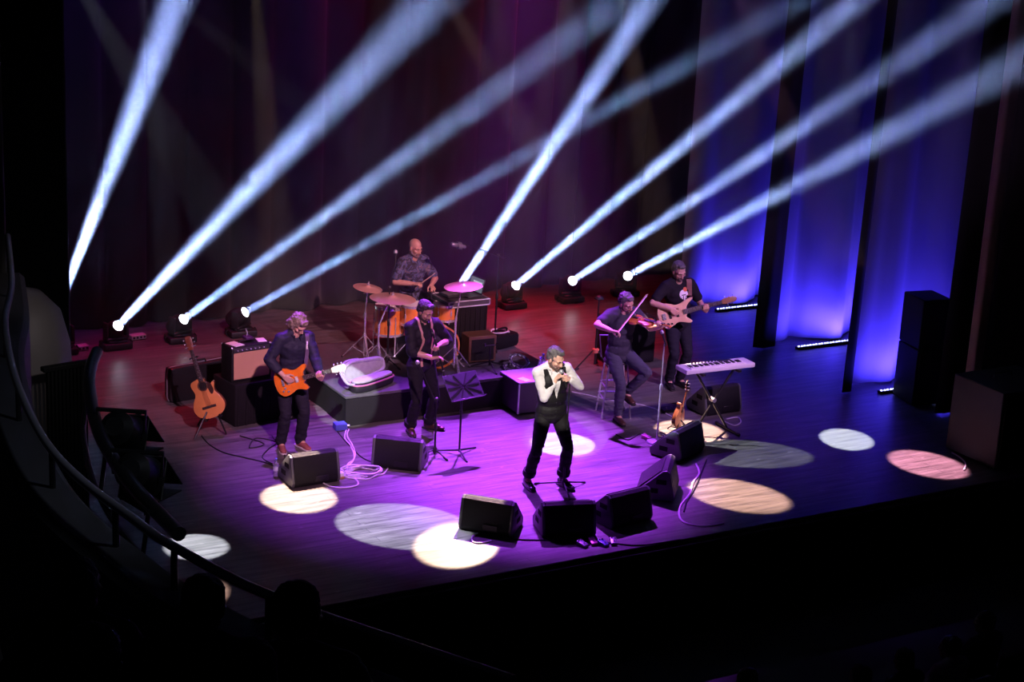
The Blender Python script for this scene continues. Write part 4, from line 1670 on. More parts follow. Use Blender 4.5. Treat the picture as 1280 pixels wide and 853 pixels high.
class Fig:
    def __init__(s, name_label, loc, yaw, H=1.76, group='musicians on the stage'):
        s.k = H / 1.76
        s.t = thing('person', name_label, 'person', loc, yaw, group)
        s.M = Matrix.Translation(V(loc)) @ Rz(yaw)
        s.Mi = s.M.inverted()

    def px(s, u, v, y=None, z=None, x=None):
        """photo pixel -> local point on the plane local y = y (or z = z)"""
        o = s.Mi @ CAM
        d = s.Mi.to_3x3() @ pdir(u, v)
        if z is not None:
            q = (z - o.z) / d.z
        elif x is not None:
            q = (x - o.x) / d.x
        else:
            q = (y - o.y) / d.y
        return o + d * q

    def pose(s, pelvis, lean=0.0, side=0.0, twist=0.0, neck=(0, 0.03, 0.10), head=(0.0, 0.0, 0.0), ankles=None, toes=None, knees=None, wrists=None, elbows=None, hip_yaw=0.0, sh_up=(0, 0)):
        k = s.k
        P = V(pelvis)
        u = V((sin(side), sin(lean), cos(lean))).normalized()
        rt = Rz(twist).to_3x3() @ V((1, 0, 0))
        rt = (rt - u * rt.dot(u)).normalized()
        fw = u.cross(rt)
        s.P, s.u, s.rt, s.fw = P, u, rt, fw
        s.MT = frame(P, rt, fw, u)
        hr = Rz(hip_yaw).to_3x3() @ V((1, 0, 0))
        s.S = P + u * 0.475 * k
        s.sh = [s.S + rt * 0.172 * k + u * sh_up[0] - u * .01, s.S - rt * 0.172 * k + u * sh_up[1] - u * .01]
        s.hip = [P + hr * 0.088 * k + V((0, 0, -0.05 * k)), P - hr * 0.088 * k + V((0, 0, -0.05 * k))]
        s.nb = s.S + u * 0.045 * k
        s.hc = s.nb + (s.MT.to_3x3() @ V(neck)) * k + u * 0.055 * k
        s.HM = Matrix.Translation(s.hc) @ s.MT.to_3x3().to_4x4() @ Rz(head[1]) @ Matrix.Rotation(-head[0], 4, 'X') @ Matrix.Rotation(head[2], 4, 'Y') @ Matrix.Scale(k, 4)
        s.el, s.wr = [], []
        for i in range(2):
            e, w_ = ik(s.sh[i], wrists[i], 0.295 * k, 0.262 * k, elbows[i])
            s.el.append(e)
            s.wr.append(w_)
        s.kn, s.an = [], []
        for i in range(2):
            e, w_ = ik(s.hip[i], ankles[i], 0.425 * k, 0.425 * k, knees[i])
            s.kn.append(e)
            s.an.append(w_)
        s.toe = [V(q).normalized() for q in toes]
        return s

    # ---- shapes
    def torso(s, mb, g=0.0, low=-0.08, waist=1.0):
        k, M = s.k, s.MT
        mb.ell((0, 0, 0.0), ((0.158 + g) * k, (0.112 + g) * k, (0.125 + g) * k), M, 20, 12)
        mb.ell((0, 0.005, 0.16 * k), ((0.142 * waist + g) * k, (0.105 * waist + g) * k, (0.15 + g) * k), M, 20, 12)
        mb.ell((0, 0.005, 0.32 * k), ((0.165 + g) * k, (0.115 + g) * k, (0.165 + g) * k), M, 20, 12)
        mb.ell((0.06 * k, 0.05 * k, 0.365 * k), ((0.085 + g) * k, (0.06 + g) * k, (0.075 + g) * k), M, 14, 9)
        mb.ell((-0.06 * k, 0.05 * k, 0.365 * k), ((0.085 + g) * k, (0.06 + g) * k, (0.075 + g) * k), M, 14, 9)
        for i in range(2):
            sg = 1 if i == 0 else -1
            c = M @ V((sg * 0.06 * k, -0.005, 0.445 * k))
            mb.rcone(c, (0.066 + g) * k, s.sh[i], (0.060 + g) * k)
            mb.rcone(M @ V((sg * 0.10 * k, 0.0, 0.33 * k)), (0.075 + g) * k, s.sh[i] - s.u * 0.03 * k, (0.05 + g) * k)
            mb.rcone(s.nb + s.u * 0.03 * k - s.fw * 0.015, 0.045 * k + g * .4, s.sh[i] + s.u * 0.012 * k, (0.045 + g) * k)

    def arm(s, mb, i, g=0.0, f0=0.0, f1=2.0):
        """f: 0 shoulder, 1 elbow, 2 wrist"""
        k = s.k

        def at(f):
            if f <= 1:
                return s.sh[i].lerp(s.el[i], f), (0.053 - 0.011 * f)
            q = f - 1
            return s.el[i].lerp(s.wr[i], q), (0.043 + 0.004 * sin(q * pi) - 0.016 * q)
        fs = [f0] + [f for f in (0.35, 0.7, 1.0, 1.25, 1.6) if f0 < f < f1] + [f1]
        for a, b in zip(fs[:-1], fs[1:]):
            (p, r), (q, r2) = at(a), at(b)
            mb.rcone(p, (r + g) * k, q, (r2 + g) * k, 16)

    def leg(s, mb, i, g=0.0, g2=None, end=1.0):
        k = s.k
        g2 = g if g2 is None else g2
        h, n, a = s.hip[i], s.kn[i], s.an[i]
        m1 = h.lerp(n, 0.45)
        mb.rcone(h, (0.088 + g) * k, m1, (0.078 + g) * k, 18)
        mb.rcone(m1, (0.078 + g) * k, n, (0.055 + g) * k, 18)
        bk = (n - h).normalized().cross((a - n).normalized())
        c = n.lerp(a, 0.30)
        e = n.lerp(a, end)
        mb.rcone(n, (0.055 + g) * k, c, (0.054 + (g + g2) / 2) * k, 18)
        mb.rcone(c, (0.054 + (g + g2) / 2) * k, e, (0.036 + g2) * k, 18)

    def headshape(s, mb):
        M = s.HM
        mb.ell((0, -0.014, 0.034), (0.076, 0.096, 0.088), M, 20, 14)
        mb.ell((0, 0.022, -0.028), (0.062, 0.068, 0.078), M, 18, 12)
        for x in (-1, 1):
            mb.rcone(M @ V((x * 0.046, 0.0, -0.062)), 0.026 * s.k, M @ V((x * 0.014, 0.062, -0.094)), 0.023 * s.k)
            mb.ell((x * 0.041, 0.058, -0.022), (0.025, 0.024, 0.021), M)
            mb.rcone(M @ V((0, 0.082, 0.024)), 0.015 * s.k, M @ V((x * 0.042, 0.066, 0.024)), 0.015 * s.k)
            mb.ell((x * 0.079, -0.006, -0.006), (0.010, 0.020, 0.033), M @ Matrix.Translation((x * .0, 0, 0)))
            mb.ell((x * 0.010, 0.098, -0.034), (0.009, 0.010, 0.008), M)
        mb.rcone(M @ V((0, 0.084, 0.018)), 0.010 * s.k, M @ V((0, 0.109, -0.030)), 0.0125 * s.k)
        mb.ell((0, 0.086, -0.056), (0.024, 0.012, 0.007), M)
        mb.ell((0, 0.085, -0.068), (0.021, 0.013, 0.008), M)
        mb.ell((0, 0.074, -0.096), (0.022, 0.018, 0.018), M)
        # neck
        mb.rcone(M @ V((0, -0.028, -0.055)), 0.054 * s.k, s.nb - s.u * 0.02, 0.060 * s.k)
        mb.rcone(M @ V((0, 0.0, -0.06)), 0.045 * s.k, s.nb + s.fw * 0.01, 0.055 * s.k)

    def hand(s, mb, i, f, p, curl=(0.5, 0.6, 0.4), thumb=(0.3, 0.5), spread=0.0, curls=None):
        """f: finger direction, p: direction the palm faces"""
        k = s.k
        f = V(f).normalized()
        p = V(p)
        p = (p - f * p.dot(f)).normalized()
        t = f.cross(p) if i == 0 else p.cross(f)
        w_ = s.wr[i]
        off = (0.031, 0.0105, -0.0105, -0.030)
        ln = (0.070, 0.079, 0.073, 0.057)
        for j in range(4):
            kb = w_ + (f * (0.088 - 0.004 * abs(j - 1)) + t * off[j]) * k
            mb.rcone(w_ + (f * 0.01 + t * off[j] * 0.6) * k, 0.017 * k, kb, 0.0125 * k, 10)
            cu = curls[j] if curls else curl
            a = 0.0
            q = kb
            fd = (f + t * spread * (1.5 - j)).normalized()
            for sg, (an, fr) in enumerate(zip(cu, (0.44, 0.31, 0.25))):
                a += an
                d = (fd * cos(a) + p * sin(a)).normalized()
                nq = q + d * ln[j] * fr * k
                r0 = (0.0098, 0.0090, 0.0083)[sg] * k * (0.9 if j == 3 else 1)
                r1 = (0.0092, 0.0085, 0.0074)[sg] * k * (0.9 if j == 3 else 1)
                mb.rcone(q, r0, nq, r1, 10)
                q = nq
        mb.ell((0, 0, 0), (0.040 * k, 0.042 * k, 0.015 * k), frame(w_ + f * 0.05 * k, t, f, p), 12, 8)
        b0 = w_ + (f * 0.018 + t * 0.024 + p * 0.006) * k
        d1 = (f * 0.62 + t * 0.75 + p * thumb[0]).normalized()
        b1_ = b0 + d1 * 0.042 * k
        d2 = (f * 0.85 + t * (0.35 - thumb[1] * .5) + p * thumb[1]).normalized()
        b2 = b1_ + d2 * 0.032 * k
        b3 = b2 + (d2 + p * 0.25).normalized() * 0.027 * k
        mb.rcone(b0, 0.016 * k, b1_, 0.0125 * k, 10)
        mb.rcone(b1_, 0.0118 * k, b2, 0.0108 * k, 10)
        mb.rcone(b2, 0.0106 * k, b3, 0.0088 * k, 10)

    # ---- meshes
    def body(s, skin, hands, vox=0.0052):
        mb = MB()
        s.torso(mb, -0.006)
        s.headshape(mb)
        for i in range(2):
            s.arm(mb, i)
            s.leg(mb, i, -0.006)
            mb.rcone(s.an[i], 0.036 * s.k, s.an[i] + s.toe[i] * 0.12 * s.k + V((0, 0, -0.05 * s.k)), 0.028 * s.k)
            s.hand(mb, i, **hands[i])
        me = voxel(mb, vox, 2, 'body')
        s.bodyo = link('body', me, skin, s.t)
        return s

    def face(s, brow=HAIRB, closed=False):
        M = s.HM
        for x in (-1, 1):
            mb = MB()
            if closed:
                mb.tube([M @ V((x * 0.018, 0.083, -0.004)), M @ V((x * 0.032, 0.082, -0.009)), M @ V((x * 0.046, 0.072, -0.004))], 0.0028 * s.k, 6)
                mb.build('closed_eye', EYED, s.t)
            else:
                mb.ell((x * 0.032, 0.074, -0.001), (0.0125, 0.0095, 0.0075), M, 10, 7)
                e = mb.build('eye', EYEW, s.t)
                mb = MB()
                mb.ell((x * 0.032, 0.0805, -0.003), (0.0058, 0.004, 0.0058), M, 8, 6)
                mb.build('iris', EYED, e)
            mb = MB()
            mb.tube([M @ V((x * 0.014, 0.094, 0.021)), M @ V((x * 0.032, 0.088, 0.029)), M @ V((x * 0.052, 0.068, 0.023))], [0.004 * s.k, 0.005 * s.k, 0.003 * s.k], 7)
            mb.build('eyebrow', brow, s.t)
        mb = MB()
        mb.ell((0, 0.0935, -0.062), (0.022, 0.0065, 0.0042), M, 12, 6)
        mb.build('mouth', LIP, s.t)

    def beard(s, m_=STUB, full=1.0, mous=True):
        M = s.HM
        mb = MB()
        g = 0.004 * full
        mb.ell((0, 0.074, -0.098), (0.024 + g, 0.021 + g, 0.020 + g), M)
        for x in (-1, 1):
            mb.rcone(M @ V((x * 0.054, -0.002, -0.040)), (0.0205 + g) * s.k, M @ V((x * 0.0465, 0.006, -0.066)), (0.0245 + g) * s.k)
            mb.rcone(M @ V((x * 0.0465, 0.006, -0.066)), (0.0245 + g) * s.k, M @ V((x * 0.014, 0.064, -0.096)), (0.021 + g) * s.k)
            if mous:
                mb.rcone(M @ V((0, 0.098, -0.047)), 0.0065 * s.k, M @ V((x * 0.028, 0.084, -0.056)), 0.0065 * s.k, 8)
                mb.rcone(M @ V((x * 0.028, 0.082, -0.056)), 0.007 * s.k, M @ V((x * 0.026, 0.072, -0.085)), 0.008 * s.k, 8)
        me = voxel(mb, 0.004, 1, 'beard')
        displace(me, 0.002, (140, 140, 140), 3)
        link('beard', me, m_, s.t)

    def hair(s, m_, prims, amp=0.006, sc=(45, 45, 45), vox=0.006):
        mb = MB()
        for p in prims:
            mb.ell(p[0], p[1], s.HM, 16, 11)
        me = voxel(mb, vox, 1, 'hair')
        displace(me, amp, sc, 5)
        link('hair', me, m_, s.t)

    def shirt(s, m_, sleeve=0.8, g=0.016, name='shirt', hem=-0.10, folds=0.006, collar=True, cuff=None, vox=0.0085, body_g=None, arm_g=None):
        k = s.k
        mb = MB()
        s.torso(mb, g, waist=1.06)
        mb.ell((0, 0, (hem + 0.06) * k), ((0.165 + g) * k, (0.118 + g) * k, 0.10 * k), s.MT, 20, 10)
        if sleeve > 0:
            for i in range(2):
                s.arm(mb, i, g + 0.004 if arm_g is None else arm_g, 0.0, sleeve)
        me = voxel(mb, vox, 2, name)
        displace(me, folds, (9, 9, 14), 2)
        o = link(name, me, m_, s.t)
        s.bvh = BVHTree.FromPolygons([v.co.copy() for v in me.vertices], [tuple(p.vertices) for p in me.polygons])
        if collar:
            mb = MB()
            c = s.nb + s.u * 0.028 * k
            rg = []
            for j in range(26):
                a = 0.5 + (2 * pi - 1.0) * j / 25
                d = s.fw * cos(a) + s.rt * sin(a)
                dn = 0.5 + 0.5 * cos(a)
                rg.append(c + d * (0.066 + 0.012 * dn) * k - s.u * (0.045 * dn * dn) * k)
            mb.tube(rg, 0.013 * k, 8)
            for sg in (rg[0], rg[-1]):
                mb.rcone(sg, 0.012 * k, sg - s.u * 0.045 * k + (sg - c).normalized() * 0.015, 0.006 * k, 8)
            mb.build('collar', m_, o)
        return o

    def surf(s, p, off=0.004):
        q, n, _, _ = s.bvh.find_nearest(V(p))
        return q + n * off, n

    def ribbon(s, pts, width, name, m_, parent, off=0.005, th=0.003, snap=True, inv=None):
        P = spline(pts, 6)
        A = []
        for p in P:
            A.append(s.surf(p, off) if snap else (V(p), None))
        rings = []
        for j, (p, n) in enumerate(A):
            t_ = (A[min(j + 1, len(A) - 1)][0] - A[max(j - 1, 0)][0]).normalized()
            if n is None:
                n = s.fw
            b = t_.cross(n).normalized()
            n = b.cross(t_)
            rings.append([p + b * width / 2, p + b * width / 2 + n * th, p - b * width / 2 + n * th, p - b * width / 2])
        mb = MB()
        mb.rings([[(inv @ q if inv else q) for q in r] for r in rings])
        return mb.build(name, m_, parent)

    def decal(s, inside, x0, x1, z0, z1, name, m_, parent, step=0.006, off=0.002):
        """print on the chest; local torso coordinates x right, z up"""
        bm = bmesh.new()
        cache = {}
        nx, nz = int((x1 - x0) / step), int((z1 - z0) / step)

        def vert(i, j):
            if (i, j) not in cache:
                o = s.MT @ V((x0 + i * step, 0.5, z0 + j * step))
                q, n, _, _ = s.bvh.ray_cast(o, -s.fw)
                cache[(i, j)] = bm.verts.new(q + n * off) if q is not None else None
            return cache[(i, j)]
        for i in range(nx):
            for j in range(nz):
                if inside(x0 + (i + .5) * step, z0 + (j + .5) * step):
                    vs = [vert(i, j), vert(i + 1, j), vert(i + 1, j + 1), vert(i, j + 1)]
                    if all(vs):
                        bm.faces.new(vs)
        mb = MB()
        mb.bm.free()
        mb.bm = bm
        return mb.build(name, m_, parent)

    def trousers(s, m_, g=0.012, g2=0.026, end=0.90, folds=0.007, cuff=False, name='trousers', waist=0.06):
        k = s.k
        mb = MB()
        mb.ell((0, 0, 0.0), ((0.162 + g) * k, (0.117 + g) * k, 0.12 * k), s.MT, 20, 12)
        mb.ell((0, 0, waist * k), ((0.150 + g) * k, (0.110 + g) * k, 0.06 * k), s.MT, 20, 10)
        for i in range(2):
            mb.rcone(s.P + V((0, 0, -0.03)), 0.10 * k, s.hip[i], (0.094 + g) * k)
            s.leg(mb, i, g, g2, end)
        me = voxel(mb, 0.0085, 2, name)
        kz = [(s.kn[0]), (s.kn[1])]

        def fn(c):
            c = V(c)
            d = min((c - q).length for q in kz)
            d2 = min((c - q).length for q in s.an)
            return 0.5 + 1.0 * math.exp(-(d / .12) ** 2) + 1.3 * math.exp(-(d2 / .16) ** 2)
        displace(me, folds, (9, 9, 26), 4, fn)
        o = link(name, me, m_, s.t)
        if cuff:
            for i in range(2):
                e = s.kn[i].lerp(s.an[i], end)
                d = (s.an[i] - s.kn[i]).normalized()
                M = d.to_track_quat('Z', 'Y').to_matrix().to_4x4()
                M.translation = e
                r = (0.036 + g2 + .012) * k
                mb = MB()
                mb.lathe([(r - .012, -0.045), (r + 0.003, -0.04), (r + 0.005, 0.0), (r, 0.028), (r - 0.012, 0.03)], M, 20)
                mb.build('cuff', m_, o)
        return o

    def shoes(s, m_, sole, boot=0.0, name='shoe', lift=(0, 0), pitch=(0, 0)):
        k = s.k
        for i in range(2):
            a = s.an[i]
            f = V((s.toe[i].x, s.toe[i].y, 0)).normalized()
            r_ = f.cross(V((0, 0, 1)))
            M0 = frame(V((a.x, a.y, a.z)), r_, f, (0, 0, 1)) @ Matrix.Rotation(-pitch[i], 4, 'X') @ Matrix.Translation((0, 0, -0.092 * k))
            mb = MB()
            A = lambda x, y, z: M0 @ (V((x, y, z)) * k)
            mb.rcone(A(0, -0.035, 0.055), 0.040 * k, A(0, 0.05, 0.05), 0.043 * k)
            mb.rcone(A(0, 0.05, 0.05), 0.043 * k, A(0.004, 0.145, 0.036), 0.036 * k)
            mb.ell((0.002 * k, 0.165 * k, 0.032 * k), (0.042 * k, 0.05 * k, 0.026 * k), M0)
            mb.ell((0, 0.02 * k, 0.03 * k), (0.042 * k, 0.10 * k, 0.025 * k), M0)
            mb.rcone(A(0, 0.0, 0.07), 0.042 * k, A(0, -0.005, 0.115 + boot), (0.042 + 0.004) * k)
            me = voxel(mb, 0.006, 2, name)
            sh = link(name, me, m_, s.t)
            mb = MB()
            out = spline([(-0.034, -0.075), (0.0, -0.088), (0.034, -0.075), (0.040, 0.03), (0.048, 0.13), (0.034, 0.205), (0.004, 0.222), (-0.030, 0.205), (-0.046, 0.13), (-0.038, 0.03)], 3, True)
            mb.prism([(p.x * k, p.y * k) for p in out], -0.0, 0.020 * k, M0, inset=0.004)
            mb.build('sole', sole, sh)
            mb = MB()
            for j in range(4):
                y = 0.055 + j * 0.022
                z = 0.092 - j * 0.007
                mb.tube([A(-0.022, y, z - .006), A(0, y + 0.008, z + .001), A(0.022, y, z - .006)], 0.0035 * k, 6)
            mb.build('lace', LACE, sh)


LACE = mat('lace', (0.05, 0.045, 0.05), 0.8)
# ------------------------------------------------------------------ instruments
ORANGE = mat('orange_guitar_top', (0.85, 0.20, 0.02), 0.22, coat=0.8, noise_amt=0.25, noise_scale=14)
SPRUCE = mat('guitar_spruce', (0.64, 0.25, 0.07), 0.3, coat=0.5, noise_amt=0.18, noise_scale=9)
SIDEW = mat('guitar_side_wood', (0.20, 0.075, 0.03), 0.3, coat=0.5)
PALEW = mat('pale_bass_wood', (0.72, 0.46, 0.28), 0.32, coat=0.4, noise_amt=0.2, noise_scale=10)
FRETW = mat('fretboard_wood', (0.035, 0.02, 0.016), 0.45)
MAPLE = mat('maple_neck', (0.62, 0.36, 0.18), 0.35)
VIOLW = mat('violin_varnish', (0.50, 0.14, 0.035), 0.22, coat=0.8, noise_amt=0.2, noise_scale=18)
STRING = mat('string_metal', (0.7, 0.68, 0.65), 0.3, 1.0)
PICK = mat('pickup_black', (0.012, 0.012, 0.012), 0.35)
PEARL = mat('pearl', (0.75, 0.72, 0.70), 0.25)


def sym(half):
    """outline from the upper half (x, y>0), mirrored"""
    return half + [(x, -y) for x, y in reversed(half) if abs(y) > 1e-6]


def fretted(name, lb, cat_, M, out, th, top, side, xneck0, xnut, wn0, wn1, head_pts, frets, nstr, bridge_x, pegs, body_kind, group=None, headmat=None, zneck=0.012):
    """x along the neck, z out of the face"""
    t = thing(name, lb, cat_, M=M, group=group)
    O = [(p.x, p.y) for p in spline([V((x, y, 0)) for x, y in out], 5, True)]
    mb = MB()
    mb.prism(O, -th, 0.0, inset=min(0.008, th * .2))
    body = mb.build('body', side, t)
    mb = MB()
    mb.prism([(x * .985, y * .985) for x, y in O], -0.001, 0.0022, inset=0.001)
    tp = mb.build('top_face', top, body)
    z1 = zneck
    mb = MB()
    mb.prism([(xneck0, wn0 / 2), (xneck0, -wn0 / 2), (xnut, -wn1 / 2), (xnut, wn1 / 2)], z1 - 0.006, z1, inset=0.001)
    fb = mb.build('fretboard', FRETW, t)
    mb = MB()
    L0 = xnut - bridge_x
    for k in range(1, frets + 1):
        x = xnut - L0 * (1 - 2 ** (-k / 12))
        if x < xneck0 + 0.005:
            break
        w_ = wn1 + (wn0 - wn1) * (xnut - x) / (xnut - xneck0)
        mb.cyl((x, -w_ / 2, z1 + .0003), (x, w_ / 2, z1 + .0003), 0.0012, n=6)
    mb.build('frets', STEEL, fb)
    mb = MB()
    for k in (3, 5, 7, 9, 12):
        x = xnut - L0 * (1 - 2 ** (-(k - .5) / 12))
        if x > xneck0 + 0.02:
            mb.cyl((x, 0, z1), (x, 0, z1 + 0.0006), 0.0045, n=10)
    mb.build('dot_inlays', PEARL, fb)
    mb = MB()
    rg = []
    for q in range(9):
        f = q / 8
        x = (xneck0 + 0.04 * 0) + (xnut + 0.01 - xneck0) * f
        w_ = (wn0 + (wn1 - wn0) * f) / 2
        d = 0.022 - 0.004 * f + (0.012 * max(0, 0.15 - f) / .15)
        rg.append([V((x, w_ * cos(a), z1 - 0.006 - d * sin(a))) for a in [pi * j / 8 for j in range(9)]])
    mb.rings(rg)
    mb.build('neck', headmat or MAPLE, t)
    H = [(p.x, p.y) for p in spline([V((x + xnut, y, 0)) for x, y in head_pts], 4, True)]
    mb = MB()
    Mh = Matrix.Translation((xnut, 0, z1)) @ Matrix.Rotation(0.12, 4, 'Y') @ Matrix.Translation((-xnut, 0, -z1))
    mb.prism(H, z1 - 0.018, z1 - 0.004, Mh, inset=0.002)
    hd = mb.build('headstock', headmat or MAPLE, t)
    for px_, py_, dy in pegs:
        mb = MB()
        mb.cyl(Mh @ V((xnut + px_, py_, z1 - 0.004)), Mh @ V((xnut + px_, py_, z1 + 0.012)), 0.0045, n=8)
        mb.cyl(Mh @ V((xnut + px_, py_, z1 - 0.011)), Mh @ V((xnut + px_, py_ + dy * 0.030, z1 - 0.011)), 0.003, n=6)
        mb.ell(Mh @ V((xnut + px_, py_ + dy * 0.036, z1 - 0.011)), (0.010, 0.007, 0.005), u=8, v=6)
        mb.build('tuning_peg', CHROME if name != 'ukulele' else PEARL, hd)
    mb = MB()
    for k in range(nstr):
        f = (k / (nstr - 1) - .5)
        mb.tube([(bridge_x, f * wn0 * .95, z1 + 0.004), (xnut, f * wn1 * .85, z1 + 0.002)], 0.0009, 5)
    mb.build('strings', STRING, t)
    if body_kind == 'acoustic':
        hx = xneck0 - 0.055
        mb = MB()
        mb.lathe([(0.05, 0.0015), (0.05, 0.0032)], Matrix.Translation((hx, 0, 0)), 28)
        tag(mb.build('soundhole', mat('soundhole_black', (0.004, 0.003, 0.003), 0.9), body), 'dark round soundhole')
        mb = MB()
        mb.lathe([(0.052, 0.0024), (0.062, 0.0036), (0.064, 0.0024)], Matrix.Translation((hx, 0, 0)), 28, caps=False)
        mb.build('rosette', FRETW, body)
        mb = MB()
        mb.box((bridge_x, 0, 0.006), (0.03, 0.17, 0.009), bev=0.003)
        mb.build('bridge', FRETW, t)
        mb = MB()
        pg = spline([(hx - 0.03, -0.05, 0), (hx + 0.03, -0.065, 0), (hx + 0.0, -0.10, 0), (hx - 0.09, -0.11, 0), (hx - 0.12, -0.07, 0)], 4, True)
        mb.prism([(p.x, p.y) for p in pg], 0.001, 0.0032)
        mb.build('pickguard', mat('pickguard_dark', (0.05, 0.02, 0.015), 0.3), body)
    elif body_kind in ('electric', 'bass'):
        for x in ((bridge_x + 0.05, bridge_x + 0.16) if body_kind == 'electric' else (bridge_x + 0.07, bridge_x + 0.17)):
            mb = MB()
            mb.box((x, 0, 0.006), (0.036, 0.075 if body_kind == 'electric' else 0.095, 0.010), bev=0.003)
            mb.build('pickup', PICK if body_kind == 'bass' else PEARL, body)
        mb = MB()
        mb.box((bridge_x - 0.012, 0, 0.008), (0.05 if body_kind == 'bass' else 0.03, 0.085, 0.014), bev=0.004)
        mb.build('bridge', CHROME, body)
        for x, y in (((bridge_x - 0.03, -0.10), (bridge_x + 0.03, -0.115), (bridge_x + 0.0, -0.07)) if body_kind == 'electric' else ((bridge_x - 0.03, -0.09), (bridge_x + 0.02, -0.105), (bridge_x + 0.07, -0.115), (bridge_x - 0.07, -0.06))):
            mb = MB()
            mb.lathe([(0.012, 0.002), (0.012, 0.014), (0.009, 0.017)], Matrix.Translation((x, y, 0)), 14)
            mb.build('knob', CHROME if body_kind == 'electric' else PICK, body)
        mb = MB()
        mb.lathe([(0.004, 0), (0.007, 0.01), (0.007, 0.014)], Matrix.Translation((min(p[0] for p in O), 0, -th / 2)) @ Matrix.Rotation(-pi / 2, 4, 'Y'), 10)
        mb.build('strap_button', CHROME, body)
    return t


ELECTRIC = [(-0.215, 0.0), (-0.20, 0.10), (-0.13, 0.165), (-0.04, 0.155), (0.03, 0.118), (0.10, 0.128), (0.165, 0.155), (0.205, 0.150), (0.205, 0.115), (0.165, 0.075), (0.15, 0.035), (0.155, -0.03), (0.135, -0.06), (0.165, -0.10), (0.175, -0.13), (0.14, -0.145), (0.09, -0.125), (0.03, -0.118), (-0.04, -0.150), (-0.13, -0.165), (-0.20, -0.10)]
BASSO = [(-0.22, 0.02), (-0.20, 0.12), (-0.12, 0.175), (-0.03, 0.15), (0.04, 0.118), (0.12, 0.125), (0.20, 0.155), (0.27, 0.165), (0.285, 0.145), (0.22, 0.10), (0.18, 0.05), (0.17, -0.035), (0.15, -0.07), (0.19, -0.115), (0.215, -0.15), (0.18, -0.165), (0.10, -0.135), (0.03, -0.118), (-0.05, -0.150), (-0.13, -0.17), (-0.20, -0.11)]
ACOU = [(-0.26, 0.0), (-0.25, 0.09), (-0.20, 0.165), (-0.12, 0.195), (-0.03, 0.17), (0.04, 0.128), (0.09, 0.122), (0.16, 0.142), (0.21, 0.130), (0.235, 0.07), (0.24, 0.03), (0.225, -0.03), (0.165, -0.045), (0.145, -0.09), (0.17, -0.125), (0.15, -0.143), (0.09, -0.124), (0.04, -0.128), (-0.03, -0.17), (-0.12, -0.195), (-0.20, -0.165), (-0.25, -0.09)]
MANDO = [(-0.17, 0.0), (-0.16, 0.06), (-0.11, 0.115), (-0.04, 0.125), (0.03, 0.098), (0.08, 0.075), (0.125, 0.085), (0.15, 0.07), (0.13, 0.045), (0.115, 0.022), (0.115, -0.022), (0.09, -0.055), (0.03, -0.098), (-0.04, -0.125), (-0.11, -0.115), (-0.16, -0.06)]
HEAD6 = [(0.0, 0.022), (0.03, 0.034), (0.09, 0.040), (0.155, 0.036), (0.175, 0.0), (0.155, -0.036), (0.09, -0.040), (0.03, -0.034), (0.0, -0.022)]
HEADB = [(0.0, 0.022), (0.04, 0.042), (0.12, 0.045), (0.19, 0.035), (0.215, 0.0), (0.18, -0.034), (0.12, -0.036), (0.04, -0.034), (0.0, -0.022)]
PEG33 = [(0.04, 0.024, 1), (0.085, 0.026, 1), (0.13, 0.024, 1), (0.04, -0.024, -1), (0.085, -0.026, -1), (0.13, -0.024, -1)]
PEG32 = [(0.05, 0.026, 1), (0.105, 0.028, 1), (0.16, 0.022, 1), (0.07, -0.020, -1), (0.135, -0.020, -1)]


# acoustic guitar on its stand
gp = fl(257, 543)
bc = onY(258, 497, gp.y - 0.02)
hdp = onY(236, 428, gp.y + 0.20)
xa = (hdp - bc).normalized()
za = V((-0.50, -0.86, 0.22))
za = (za - xa * za.dot(xa)).normalized()
MG = frame(bc, xa, za.cross(xa), za)
fretted('acoustic_guitar', 'tan acoustic guitar with a cutaway leaning on a floor stand by the black case', 'guitar', MG, ACOU, 0.105, SPRUCE, SIDEW, 0.20, 0.60, 0.056, 0.043, HEAD6, 20, 6, -0.12, PEG33, 'acoustic', headmat=mat('mahogany_head', (0.22, 0.06, 0.03), 0.35))
t = thing('guitar_stand', 'black guitar stand holding the acoustic guitar at the left of the stage', 'stand', gp)
Mi_ = Matrix.Translation(-gp)
low = Mi_ @ (MG @ V((-0.27, 0, -0.05)))
for k, (ex, ey) in enumerate(((-0.20, -0.16), (0.22, -0.12), (0.02, 0.32))):
    mb = MB()
    mb.cyl((low.x, low.y + 0.06, 0.42), (ex, ey, 0.012), 0.011, n=8)
    mb.build('leg', BLACK_METAL, t)
for s in (-1, 1):
    a_ = Mi_ @ (MG @ V((-0.275, s * 0.09, -0.14)))
    b_ = Mi_ @ (MG @ V((-0.275, s * 0.09, 0.015)))
    c_ = Mi_ @ (MG @ V((-0.235, s * 0.095, 0.025)))
    mb = MB()
    mb.tube([V((low.x, low.y + 0.06, low.z + 0.02)), a_, b_, c_], 0.010, 8)
    mb.build('cradle_arm', BLACK_METAL, t)
mb = MB()
n0 = Mi_ @ (MG @ V((0.50, 0, -0.06)))
mb.tube([V((low.x, low.y + 0.06, 0.30)), V((low.x * .6 + n0.x * .4, low.y * .5 + n0.y * .5 + 0.05, 0.65)), n0], 0.011, 8)
for s in (-1, 1):
    mb.tube([n0, Mi_ @ (MG @ V((0.50, s * 0.045, -0.06))), Mi_ @ (MG @ V((0.50, s * 0.045, 0.02)))], 0.009, 8)
mb.build('neck_yoke', BLACK_METAL, t)

